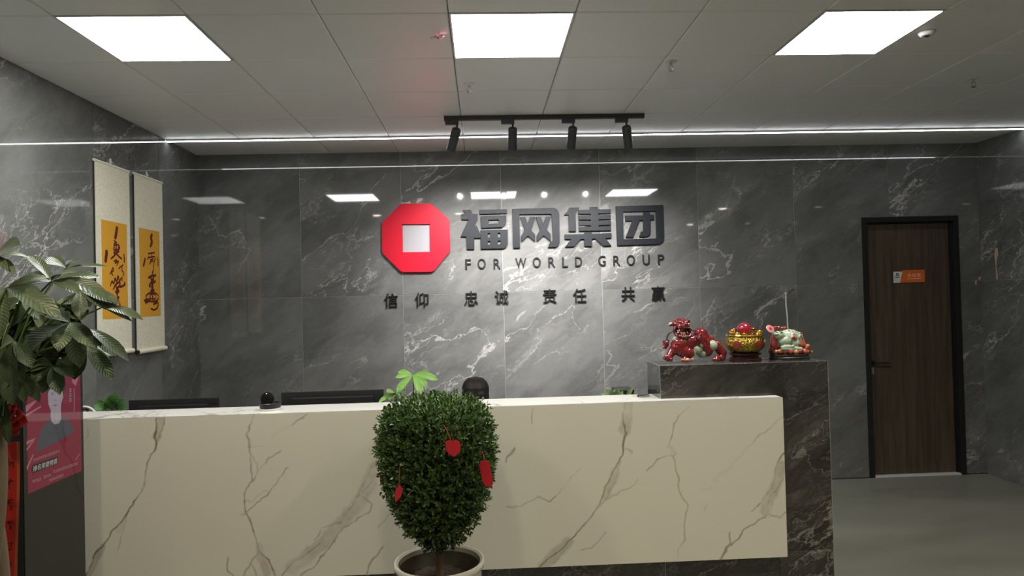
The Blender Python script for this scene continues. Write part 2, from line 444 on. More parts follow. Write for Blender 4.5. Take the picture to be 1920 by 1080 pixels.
# track with four spotlights
TY = 4.975
r = root('lighting_track', (.487, TY, CE), 'black ceiling track rail carrying four spotlights', 'track rail')
tr = MB(); tr.box(-.241, 1.215, TY-.018, TY+.018, CE-.032, CE, b=.003); rail = tr.build('rail', M['trackgrey'], r)
MB().box(-.25, -.241, TY-.019, TY+.019, CE-.033, CE).build('end_cap', M['trackgrey'], r)
MB().box(1.215, 1.224, TY-.019, TY+.019, CE-.033, CE).build('end_cap', M['trackgrey'], r)
heads = [(-.157, -.211), (.251, .249), (.697, .685), (1.092, 1.124)]
ords = ['leftmost', 'second from the left', 'third from the left', 'rightmost']
for (xt, xb), w in zip(heads, ords):
    r = root('track_spotlight', (xt, TY, CE-.20), f'black cylindrical spotlight on the ceiling track, {w} of four', 'spotlight', 'spotlights on the track')
    ad = MB(); ad.box(xt-.085, xt+.012, TY-.016, TY+.016, CE-.062, CE-.032, b=.003); ad.build('adapter', M['trackgrey'], r)
    top = np.array([xt, TY+.012, CE-.082]); bot = np.array([xb, TY+.085, CE-.232]); ax = (bot-top)/np.linalg.norm(bot-top)
    MB().tube([(xt, TY, CE-.06), (xt, TY+.004, CE-.078), top+ax*.01], .008).build('swivel', M['trackgrey'], r)
    L = np.linalg.norm(bot-top)
    body = MB().tube([top, top+ax*.004, top+ax*.014, top+ax*.02, top+ax*(L-.012), top+ax*(L-.002), bot, bot-ax*.012], [.016, .027, .0335, .034, .034, .0335, .031, .027], 28)
    body.build('housing', M['trackgrey'], r, True)
    MB().tube([bot-ax*.0125, bot-ax*.0105], .0265, 24).build('lens', M['lens'], r, True)
    ld = bpy.data.lights.new('spot_beam', 'SPOT'); ld.energy = SPOT_W; ld.color = (1, .95, .955); ld.spot_size = math.radians(88); ld.spot_blend = 1.0; ld.shadow_soft_size = .02
    lo = bpy.data.objects.new('spot_beam', ld); COL.objects.link(lo); lo.parent = r
    p = bot+ax*.012; tgt = np.array([xb*1.0+(.487-xb)*-.02, D, 1.80])
    lo.location = Vector(p)-Vector(r.location); lo.rotation_euler = (Vector(tgt)-Vector(p)).to_track_quat('-Z', 'Y').to_euler()

# recessed downlights over the visitors' side; unseen rear row added to brighten the desk
dl = [(-1.62, 1.62), (-.34, 1.64), (1.42, 1.62), (3.86, 1.60), (.77, -.78), (1.97, -.78), (3.17, -.78), (4.07, -.78)]
wh = ['over the money tree', 'over the path to the topiary', 'third in the front row', 'front row beside the right wall', 'added fill in the rear row, first from the left', 'added fill in the rear row, second', 'added fill in the rear row, third', 'added fill in the rear row, by the right wall']
for (x, y), w in zip(dl, wh):
    r = root('downlight', (x, y, CE), f'small round recessed downlight in the ceiling, {w}', 'downlight', 'recessed downlights')
    MB().lathe((x, y, CE), [(.062, -.0005), (.064, -.004), (.082, -.003), (.084, 0), (.084, .0004)], 32).build('trim_ring', M['alu'], r, True)
    MB().lathe((x, y, CE), [(.06, -.0035), (.06, -.003)], 32).build('lens', M['downlens'], r)
    ld = bpy.data.lights.new('downlight_beam', 'SPOT'); ld.energy = DOWN_W; ld.color = (1, .84, .58); ld.spot_size = math.radians(150); ld.spot_blend = .6; ld.shadow_soft_size = .05
    lo = bpy.data.objects.new('downlight_beam', ld); COL.objects.link(lo); lo.parent = r; lo.location = (0, 0, -.012)

# sprinklers and detector
def sprinkler(x, y, lab):
    r = root('sprinkler', (x, y, CE-.06), lab, 'sprinkler', 'ceiling sprinklers')
    MB().lathe((x, y, CE), [(.012, -.006), (.034, -.004), (.036, 0)], 24).build('escutcheon', M['alu'], r, True)
    b = MB().tube([(x, y, CE-.004), (x, y, CE-.026)], .008, 12)
    b.tube([(x-.008, y, CE-.024), (x-.013, y, CE-.038), (x-.002, y, CE-.052)], .003, 8).tube([(x+.008, y, CE-.024), (x+.013, y, CE-.038), (x+.002, y, CE-.052)], .003, 8)
    b.build('body', M['steel'], r, True)
    MB().lathe((x, y, CE), [(.016, -.056), (.016, -.053), (.004, -.051)], 16).build('deflector', M['steel'], r)
sprinkler(3.187, 4.231, 'small sprinkler head on the ceiling near the right wall')
sprinkler(-.051, 4.232, 'small sprinkler head on the ceiling below the middle light panel')
sprinkler(1.114, 3.855, 'small sprinkler head on the ceiling between the middle and right panels')
r = root('smoke_detector', (2.355, 3.448, CE-.02), 'small round detector beside the right ceiling light panel', 'smoke detector')
MB().lathe((2.355, 3.448, CE), [(.02, -.022), (.03, -.02), (.04, -.008), (.042, 0)], 28).build('cover', M['alu'], r, True)
MB().lathe((2.355, 3.448, CE), [(.008, -.026), (.014, -.0225)], 16).build('sensor', M['blackpl'], r)
x, y = -.185, 3.40
r = root('ceiling_ornament', (x, y, CE-.05), 'small pink paper ornament stuck beside the middle light panel', 'ornament')
M['pink'] = pm('pink_paper', (.75, .30, .36), .6)
k = MB()
for a in range(6):
    t = a*PI/3; k.add([(x, y, CE-.014), (x+.022*math.cos(t-.4), y+.022*math.sin(t-.4), CE-.028), (x+.03*math.cos(t), y+.03*math.sin(t), CE-.02), (x+.022*math.cos(t+.4), y+.022*math.sin(t+.4), CE-.028)], [(0, 1, 2), (0, 2, 3)])
k.build('petals', M['pink'], r, fix=False)
MB().tube([(x, y, CE), (x, y, CE-.02)], .005, 8).tube([(x, y, CE-.012), (x-.045, y, CE-.03)], .0025, 6).build('hook', M['steel'], r)

# ================================================================== LOGO WALL
LW = D-PROUD        # tile face
def wall_outline(name, polys_px, thick, mat, label, cat, standoff=0., parent=None, group=None, bevel=.0015):
    """outlines traced on the wall plane -> raised solid"""
    P = [[onY(x, y, LW-standoff-thick) for x, y in pl] for pl in polys_px]
    vs, fs = flat_poly([[(p[0], p[2]) for p in pl] for pl in P], thick, bevel)
    w = np.stack([vs[:, 0], LW-standoff-vs[:, 2], vs[:, 1]], 1)
    mb = MB().add(w, fs)
    o = mb.build(name, mat, parent)
    if parent is None: tag(o, label, cat, group)
    return o
def rounded(pl, r, n=4):
    out = []; m = len(pl); pl = [np.array(p, float) for p in pl]
    for i in range(m):
        a, b, c = pl[i-1], pl[i], pl[(i+1) % m]
        d1 = (a-b)/np.linalg.norm(a-b); d2 = (c-b)/np.linalg.norm(c-b)
        p, q = b+d1*r, b+d2*r
        for t in np.linspace(0, 1, n): out.append(tuple((1-t)**2*p+2*t*(1-t)*b+t*t*q))
    return out
Z3 = lambda pl: [(700+x/6.4, 370+y/6.4) for x, y in pl]
Z4 = lambda pl: [(850+x/9.143, 370+y/9.143) for x, y in pl]
Z5 = lambda pl: [(1050+x/9.143, 370+y/9.143) for x, y in pl]
octo = rounded(Z3([(335, 75), (690, 75), (910, 262), (922, 645), (715, 893), (340, 897), (106, 665), (102, 308)]), 5)
hole = Z3([(345, 320), (680, 318), (685, 655), (350, 660)])
c0 = onY(780, 447, LW)
er = root('logo_emblem', (c0[0], LW, c0[2]-.31), 'red octagonal coin-shaped emblem with square centre on the marble wall', 'emblem')
wall_outline('emblem_ring', [octo, hole], .028, M['red'], '', '', .004, er)
wall_outline('centre_plate', [[(x, y) for x, y in hole]], .006, M['lavender'], '', '', .0005, er)
chars = {
 'first': [Z4([(170, 218), (295, 215), (328, 288), (408, 285), (408, 375), (352, 490), (402, 492), (462, 640), (462, 692), (368, 695), (355, 672), (355, 885), (232, 885), (222, 672), (130, 670), (265, 380), (140, 380), (133, 290), (215, 288)]),
           Z4([(450, 215), (915, 205), (918, 270), (450, 285)]),
           Z4([(470, 325), (905, 312), (905, 400), (890, 460), (840, 510), (480, 525)]), Z4([(598, 385), (780, 378), (780, 440), (765, 450), (598, 458)]),
           Z4([(466, 565), (930, 555), (930, 790), (905, 850), (860, 875), (472, 880)]),
           Z4([(588, 612), (632, 610), (632, 690), (590, 692)]), Z4([(758, 605), (808, 605), (810, 685), (762, 688)]), Z4([(588, 748), (635, 745), (637, 812), (590, 815)]), Z4([(760, 742), (812, 738), (812, 790), (790, 810), (762, 812)])],
 'second': [Z4([(1010, 200), (1720, 183), (1770, 200), (1800, 240), (1812, 290), (1820, 770), (1800, 820), (1760, 850), (1630, 852), (1665, 765), (1700, 750), (1710, 720), (1690, 300), (1670, 283), (1128, 290), (1140, 862), (1028, 865)]),
            Z4([(1150, 340), (1230, 338), (1277, 465), (1315, 338), (1398, 335), (1330, 565), (1398, 635), (1398, 752), (1280, 655), (1168, 755), (1165, 665), (1225, 560)]),
            Z4([(1418, 337), (1498, 335), (1545, 460), (1588, 333), (1665, 330), (1600, 555), (1665, 625), (1668, 745), (1550, 650), (1435, 752), (1432, 655), (1492, 555)])],
 'third': [Z5([(165, 180), (325, 175), (262, 268), (272, 580), (158, 582), (150, 295), (80, 298), (140, 225)]),
           Z5([(520, 168), (645, 165), (650, 208), (868, 205), (868, 270), (655, 276), (655, 306), (870, 302), (870, 370), (660, 376), (660, 404), (870, 400), (872, 468), (662, 474), (662, 503), (872, 498), (872, 565), (330, 575), (328, 510), (530, 505), (530, 478), (328, 478), (326, 412), (530, 408), (530, 380), (325, 382), (322, 315), (526, 310), (526, 282), (320, 282), (320, 220), (522, 214)]),
           Z5([(85, 640), (425, 632), (425, 605), (545, 603), (545, 628), (880, 615), (882, 690), (775, 700), (878, 825), (740, 830), (605, 705), (548, 708), (548, 835), (425, 835), (420, 712), (355, 712), (245, 840), (95, 845), (200, 715), (85, 712)])],
 'fourth': [Z5([(960, 155), (1765, 132), (1780, 700), (1760, 760), (1700, 800), (985, 820)]), Z5([(1078, 245), (1645, 232), (1660, 690), (1640, 708), (1090, 720)]),
            Z5([(1122, 315), (1430, 310), (1428, 260), (1535, 255), (1540, 300), (1608, 298), (1612, 378), (1545, 382), (1550, 600), (1530, 645), (1480, 672), (1365, 672), (1395, 590), (1425, 580), (1435, 560), (1428, 390), (1360, 395), (1250, 680), (1135, 682), (1245, 400), (1125, 400)])]}
look = {'first': 'beside the red emblem', 'second': 'with two crosses inside a frame', 'third': 'with stacked horizontal bars', 'fourth': 'enclosed in a square outline'}
for k, pl in chars.items():
    wall_outline('logo_character', pl, .022, M['logodark'], f'large charcoal raised Chinese character {look[k]}, {k} in the sign', 'sign character', .003, group='large sign characters')

def wall_text(name, ch, px, py, wpx, hpx, thick, mat, label, cat, group, offset=0., Y=None, standoff=.002):
    vs, fs = text_geo(ch, thick, offset)
    yy = LW-standoff-thick; c = onY(px, py, yy); sc = yy/F*1.0035
    vs = fit_text(vs, wpx*sc, hpx*sc)
    w = np.stack([c[0]+vs[:, 0], LW-standoff-vs[:, 2], c[2]+vs[:, 1]], 1)
    return tag(MB().add(w, fs).build(name, mat), label, cat, group)
eng = [('F', 85, 122, 50, 90), ('O', 207, 118, 72, 94), ('R', 345, 117, 60, 90), ('W', 560, 110, 96, 90), ('O', 703, 105, 72, 94), ('R', 838, 103, 60, 90), ('L', 958, 103, 50, 90), ('D', 1080, 98, 62, 90),
       ('G', 1290, 91, 66, 94), ('R', 1422, 89, 60, 90), ('O', 1550, 85, 74, 94), ('U', 1688, 82, 64, 92), ('P', 1822, 78, 56, 90)]
words = ['first', 'first', 'first'] + ['middle']*5 + ['last']*5
pos = ['starting', 'in the middle of', 'ending', 'starting', 'second in', 'third in', 'fourth in', 'ending', 'starting', 'second in', 'third in', 'fourth in', 'ending']
for (ch, x, y, w, h), wd, ps in zip(eng, words, pos):
    wall_text('sign_letter', ch, 860+x/4.8, 470+y/4.8, w/4.8, h/4.8, .012, M['ink'], f'thin black raised letter {ch} {ps} the {wd} English word', 'sign letter', 'English sign letters', .004)
zh = [('信', 733, 563.5), ('仰', 790.7, 562), ('忠', 883.5, 559), ('诚', 940.6, 557.7), ('责', 1031, 555), ('任', 1087, 554.3), ('共', 1178, 551.4), ('赢', 1234.5, 550)]
on = ['first', 'second', 'third', 'fourth', 'fifth', 'sixth', 'seventh', 'last']
for (ch, x, y), w in zip(zh, on):
    wall_text('slogan_character', ch, x, y, 25.2, 26.5, .016, M['ink'], f'small black raised character {ch}, {w} of the slogan row under the logo', 'sign character', 'slogan characters', .003)

# ---- plaque on the door
c = onY(1704, 518, LF)
M['orange'] = pm('plaque_orange', (.62, .13, .02), .35, var=.05); M['plaqwhite'] = pm('plaque_white', (.62, .62, .60), .4, var=.04)
r = root('door_sign', (c[0], LF, c[2]-.06), 'orange and white room plaque on the wooden door', 'door sign')
x0, x1, z0, z1 = c[0]-.148, c[0]+.148, c[2]-.058, c[2]+.058
sl = .02
MB().prism([(x0, z0), (x0+.058, z0), (x0+.085, z1-.012), (x0, z1-.012)], lambda u, z: (u, LF-.006, z), lambda u, z: (u, LF, z)).build('logo_panel', M['plaqwhite'], r)
op = MB().prism([(x0+.061, z0), (x1, z0), (x1, z1), (x0+.090, z1)], lambda u, z: (u, LF-.008, z), lambda u, z: (u, LF, z)).build('name_panel', M['orange'], r)
vs_, fs_ = text_geo('会议室', .002, .0); vs_ = fit_text(vs_, .128, .036)
M['paleorange'] = pm('plaque_lettering', (.80, .52, .36), .4)
sub(MB().add(np.stack([c[0]+.045+vs_[:, 0], LF-.008-vs_[:, 2], c[2]+.008+vs_[:, 1]], 1), fs_), 'lettering', M['paleorange'], op)
sub(MB().box(c[0]-.02, c[0]+.11, LF-.0095, LF-.008, c[2]-.026, c[2]-.0215), 'underline', M['paleorange'], op)
mk = MB(); cx, cz = x0+.034, c[2]+.018
for k in range(8):
    a0, a1 = PI/8+k*PI/4, PI/8+(k+1)*PI/4
    mk.add([(cx+.007*math.cos(a0), LF-.0072, cz+.007*math.sin(a0)), (cx+.0145*math.cos(a0), LF-.0072, cz+.0145*math.sin(a0)), (cx+.0145*math.cos(a1), LF-.0072, cz+.0145*math.sin(a1)), (cx+.007*math.cos(a1), LF-.0072, cz+.007*math.sin(a1))], [(0, 1, 2, 3)])
mk.box(cx-.022, cx+.022, LF-.0072, LF-.006, cz-.027, cz-.020); mk.build('logo_mark', M['ink'], r, fix=False)

# ================================================================== HANGING SCROLLS
def silk():
    k = NT('scroll_silk', .55, 0, .3)
    v = k.n('TexCoord').outputs['Object']
    f = k.noise(v, 55., 4., .6, 1.2)
    k.set(k.b, {'Base Color': k.mix(k.rng(f, .42, .6), (.66, .635, .49), (.76, .735, .58))}); k.bump(f, .05, .001)
    return k.m
M['silk'] = silk(); M['rodwhite'] = pm('scroll_roller_ivory', (.76, .73, .58), .4); M['knob'] = pm('dark_rosewood', (.030, .014, .012), .3)
M['orangepaper'] = pm('scroll_orange_paper', (.66, .33, .025), .6, var=.06, scale=12); M['brushink'] = pm('brush_ink_brown', (.10, .012, .010), .6, var=.2)
M['silkedge'] = pm('scroll_edge_tape', (.58, .60, .50), .5); M['silkback'] = pm('scroll_dark_back', (.03, .02, .018), .6)
def brush(strokes, X, face=1, org=(160, 400), sc=3.857):
    mb = MB(); off = 0.
    for pts, w in strokes:
        P = np.array([onX(org[0]+x/sc, org[1]+y/sc, X)[1:] for x, y in pts]); n = len(P)
        if n > 2:
            t = np.linspace(0, n-1, (n-1)*4+1); Q = []
            for a in t:      # Catmull-Rom smoothing
                i = min(int(a), n-2); u = a-i; p0, p1, p2, p3 = P[max(i-1, 0)], P[i], P[i+1], P[min(i+2, n-1)]
                Q.append(.5*((2*p1)+(-p0+p2)*u+(2*p0-5*p1+4*p2-p3)*u*u+(-p0+3*p1-3*p2+p3)*u**3))
            P = np.array(Q); n = len(P)
        wm = w*.0021; L = []; Rr = []
        off += .00004
        for i in range(n):
            d = P[min(i+1, n-1)]-P[max(i-1, 0)]; d /= np.linalg.norm(d)+1e-9; nn = np.array([-d[1], d[0]])
            ww = wm*(.55+.45*math.sin(PI*min(1, (i+.6)/(n*.45)) if i < n*.3 else PI*.5))*(1 if i < n*.7 else 1.15-.75*(i-n*.7)/(n*.3))
            xo = X+off+i*1.5e-6; L.append((xo, *(P[i]+nn*ww/2))); Rr.append((xo, *(P[i]-nn*ww/2)))
        mb.add(L+Rr, [(i, i+1, n+i+1, n+i) for i in range(n-1)])
    return mb
ell = lambda cx, cy, rx, ry, a0=0, a1=2*PI, n=14: [(cx+rx*math.cos(a), cy+ry*math.sin(a)) for a in np.linspace(a0, a1, n)]
st1 = [([(230, 95), (224, 140), (215, 187)], 15), ([(206, 198), (222, 208), (206, 224), (222, 230)], 6), ([(205, 238), (240, 228), (246, 260), (206, 266), (204, 240)], 5), ([(226, 206), (224, 250), (226, 304)], 6),
       ([(203, 284), (246, 276)], 6), ([(243, 236), (232, 270), (214, 302), (182, 330)], 7), ([(222, 284), (244, 314), (266, 330)], 7), ([(208, 246), (240, 288)], 5), ([(246, 250), (206, 296)], 5), ([(212, 262), (244, 264)], 5),
       ([(204, 348), (228, 338), (214, 362), (240, 346), (226, 380)], 6), ([(154, 265), (152, 300), (145, 356)], 15), ([(277, 292), (282, 325), (280, 358)], 6),
       ([(200, 390), (178, 442)], 5), ([(200, 392), (204, 410), (190, 432), (202, 452)], 5), ([(240, 400), (262, 380), (274, 372)], 5), ([(268, 385), (264, 410), (276, 430), (270, 458)], 5),
       ([(180, 528), (192, 490), (205, 508), (215, 468), (226, 494), (236, 452), (246, 490), (264, 462), (266, 492)], 7), ([(200, 552), (222, 512), (246, 500), (248, 522), (226, 548), (242, 562), (226, 578), (214, 560)], 8), ([(248, 534), (272, 524), (286, 512), (280, 496)], 8),
       ([(222, 520), (232, 600), (246, 606)], 7), ([(238, 636), (220, 660), (236, 682), (250, 660), (238, 640)], 7), ([(230, 600), (240, 640)], 6)]
st2 = [([(484, 148), (474, 180), (482, 206), (468, 244)], 14), ([(452, 292), (502, 284)], 6), ([(462, 306), (448, 336)], 5), ([(478, 280), (478, 322)], 5), ([(458, 322), (502, 314), (496, 362)], 6), ([(468, 336), (494, 331)], 5), ([(468, 350), (494, 345)], 5),
       ([(486, 320), (464, 368)], 6), ([(496, 360), (494, 396), (490, 424)], 5), ([(432, 322), (428, 350), (418, 384)], 11), ([(522, 318), (526, 350), (524, 384)], 6), ([(488, 418), (484, 440)], 9),
       ([(454, 468), (480, 452), (512, 450)], 9), ([(468, 456), (478, 490), (462, 524), (474, 530)], 9), ([(496, 448), (490, 500), (508, 488)], 10), ([(486, 470), (484, 520), (486, 578)], 16), ([(470, 560), (500, 556)], 8),
       (ell(484, 606, 46, 32), 7), (ell(489, 602, 22, 20), 6), ([(424, 632), (450, 626), (470, 622)], 10), ([(432, 648), (466, 632)], 9), ([(486, 590), (486, 626)], 9), ([(490, 658), (526, 640)], 9), ([(472, 688), (496, 698), (520, 682), (528, 648)], 7)]
def scroll(y0, y1, zt, zb, oy0, oy1, oz0, oz1, strokes, lab):
    X = XL+.022
    r = root('hanging_scroll', (XL, (y0+y1)/2, zb), lab, 'scroll', 'calligraphy scrolls')
    # mount: hangs from the rod, bows slightly off the wall towards the roller
    n = 14; mb = MB(); L = []
    prof = [(XL+.019, zt-.008)]+[(XL+.019, zt-(zt-zb)*k/n) for k in range(1, n)]+[(XL+.019, zb+.012)]
    for (x, z) in prof: L += [(x, y0, z), (x, y1, z)]
    mount = mb.add(L, [(2*i, 2*i+1, 2*i+3, 2*i+2) for i in range(len(prof)-1)]).box(XL+.0165, XL+.0185, y0, y1, zb+.01, zt-.008).build('mount', M['silk'], r)
    for yy in (y0, y1-.006): sub(MB().box(XL+.0188, XL+.0196, yy, yy+.006, zb+.014, zt-.008), 'edge_tape', M['silkedge'], mount)
    MB().box(XL+.006, XL+.0163, y0+.001, y1-.001, zb+.01, zt-.01).build('backing', M['silkback'], r)
    MB().box(XL+.0192, XL+.0200, oy0, oy1, oz0, oz1).build('paper', M['orangepaper'], r)
    brush(strokes, XL+.0203).build('calligraphy', M['brushink'], r, fix=False)
    MB().tube([(XL+.017, y0-.008, zt), (XL+.017, y1+.003, zt)], .009, 14).build('top_rod', M['rodwhite'], r, True)
    MB().tube([(XL+.026, y0+.004, zb), (XL+.026, y1-.004, zb)], .017, 16).build('roller', M['rodwhite'], r, True)
    for a, b in ((y0+.003, y0-.024), (y1-.003, y1+.024)):
        MB().tube([(XL+.026, a, zb), (XL+.026, (a*.7+b*.3), zb), (XL+.026, b, zb)], [.012, .016, .013], 14).build('roller_knob', M['knob'], r, True)
    ym = (y0+y1)/2
    MB().tube([(XL+.014, y0+.1, zt), (XL+.012, ym, zt+.028), (XL+.014, y1-.1, zt)], .0015, 6).build('hanging_cord', M['silkedge'], r)
    MB().box(XL+.0026, XL+.007, ym-.010, ym+.010, zt+.012, zt+.05, b=.002).tube([(XL+.006, ym, zt+.022), (XL+.016, ym, zt+.020), (XL+.016, ym, zt+.03)], .0025, 6).build('wall_hook', M['alu'], r)
scroll(4.520, 4.950, 2.706, 1.436, 4.583, 4.903, 1.667, 2.325, st1, 'calligraphy scroll partly covered by the leafy plant')
scroll(5.022, 5.450, 2.711, 1.418, 5.075, 5.388, 1.670, 2.322, st2, 'calligraphy scroll nearest the corner by the back wall')

# ================================================================== RECEPTION DESK
DF, DH, DXR, DXL = 3.73, 1.15, 1.653, -2.50
Z6 = lambda pl: [(160+x/3.2, 760+y/3.2) for x, y in pl]
Z7 = lambda pl: [(900+x/2.909, 730+y/2.909) for x, y in pl]
veins = [  # polyline, width px, strength
 (Z6([(425, 75), (420, 200), (410, 290), (375, 330), (370, 390), (350, 440), (355, 480), (340, 515), (240, 660), (130, 810), (60, 880), (25, 960), (10, 1020)]), 1.7, .9), (Z6([(470, 75), (455, 150), (430, 210), (412, 290)]), 1.3, .6), (Z6([(448, 75), (440, 150), (428, 200)]), 9, .28),
 (Z6([(240, 665), (235, 720), (205, 820), (190, 880)]), 1.3, .35), (Z6([(100, 845), (60, 930), (20, 1020)]), 7, .35), (Z6([(235, 690), (200, 760)]), 6, .15), (Z6([(10, 140), (20, 195), (5, 205)]), 1.6, .5),
 (Z6([(1010, 55), (990, 130), (968, 190), (985, 270), (990, 370), (998, 450), (950, 540), (952, 630), (985, 690), (1020, 790), (1045, 870), (1100, 930), (1130, 1024)]), 1.7, .85), (Z6([(998, 455), (1040, 400), (1100, 320), (1165, 270)]), 1.4, .6), (Z6([(1000, 305), (1030, 360), (1035, 410)]), 2.4, .5),
 (Z6([(960, 640), (1090, 540), (1140, 460), (1215, 365)]), 1.5, .65), (Z6([(950, 570), (1000, 575), (1090, 510)]), 1.2, .3), (Z6([(1045, 880), (990, 950), (940, 1024)]), 1.7, .7), (Z6([(1000, 950), (1030, 1024)]), 1.2, .5), (Z6([(850, 910), (850, 980), (890, 1024)]), 1.6, .6), (Z6([(1045, 850), (1055, 910), (1090, 1010)]), 9, .3), (Z6([(972, 180), (985, 250)]), 3.5, .45), (Z6([(935, 660), (965, 650)]), 3, .4),
 (Z6([(1745, 335), (1680, 450), (1600, 600), (1540, 700), (1420, 740), (1380, 800)]), 1.5, .6), (Z6([(1400, 830), (1250, 940), (1170, 1024)]), 1.7, .7), (Z6([(1760, 400), (1690, 490), (1650, 540), (1715, 590), (1700, 640), (1620, 690), (1540, 740), (1450, 870), (1360, 970), (1290, 1020)]), 1.6, .65), (Z6([(1740, 370), (1690, 490), (1620, 620), (1500, 740), (1430, 820), (1230, 980)]), 16, .32),
 (Z6([(1790, 850), (1720, 940), (1690, 1000)]), 2., .6), (Z6([(1330, 50), (1300, 75), (1240, 110)]), 1.6, .5), (Z6([(1240, 110), (1120, 190)]), 1.4, .15), (Z6([(1830, 640), (1760, 730)]), 1.2, .3), (Z6([(1000, 245), (1060, 240)]), 2, .18),
 (Z7([(790, 70), (775, 140), (790, 240), (775, 330), (775, 370), (720, 460), (690, 520), (665, 600), (640, 650), (600, 710), (550, 760), (480, 840), (400, 900), (330, 960)]), 1.8, .8), (Z7([(830, 70), (825, 150), (795, 240)]), 1.4, .4), (Z7([(770, 380), (735, 500), (690, 600), (500, 820), (400, 955)]), 1.5, .5), (Z7([(808, 70), (805, 150), (790, 220)]), 13, .30), (Z7([(740, 450), (715, 520), (685, 590)]), 10, .28), (Z7([(480, 840), (400, 910), (350, 965)]), 15, .32),
 (Z7([(1140, 90), (1060, 190), (1045, 260), (1025, 320), (1070, 350), (1060, 370), (1075, 450), (1090, 560), (1135, 630), (1115, 730), (1120, 820), (1085, 880), (1080, 930)]), 1.4, .55), (Z7([(1050, 370), (980, 380), (905, 445)]), 1.4, .45), (Z7([(860, 490), (840, 520), (760, 565), (690, 605)]), 1.3, .45), (Z7([(1030, 310), (1060, 330), (1045, 355)]), 4, .3), (Z7([(790, 330), (825, 350)]), 3, .3),
 (Z7([(150, 635), (220, 640), (320, 590), (380, 605), (410, 580)]), 1.5, .6), (Z7([(410, 580), (560, 420)]), 1.2, .3),
 (Z7([(1665, 340), (1610, 440), (1600, 510), (1560, 590), (1480, 665)]), 1.6, .7), (Z7([(1660, 480), (1580, 590), (1570, 640), (1565, 680), (1440, 770), (1420, 820), (1375, 850), (1365, 790)]), 1.7, .75), (Z7([(1375, 840), (1350, 860), (1310, 925)]), 3., .75), (Z7([(1565, 680), (1640, 700), (1665, 670)]), 1.6, .65), (Z7([(1650, 420), (1625, 490), (1585, 580), (1560, 660)]), 14, .42),
 (Z7([(1665, 130), (1540, 240), (1450, 330)]), 1.5, .3), (Z7([(1450, 330), (1340, 440), (1280, 500)]), 5, .10), (Z7([(690, 775), (600, 865), (550, 870)]), 1.4, .4), (Z7([(190, 320), (140, 395)]), 1.7, .65), (Z7([(285, 110), (280, 190)]), 1.4, .5), (Z7([(1240, 630), (1220, 660)]), 1.2, .3), (Z7([(1210, 550), (1260, 540)]), 2.5, .12)]
dr = root('reception_desk', ((DXL+DXR)/2, 3.9, 0), 'white veined marble reception desk with a raised front ledge', 'reception desk')
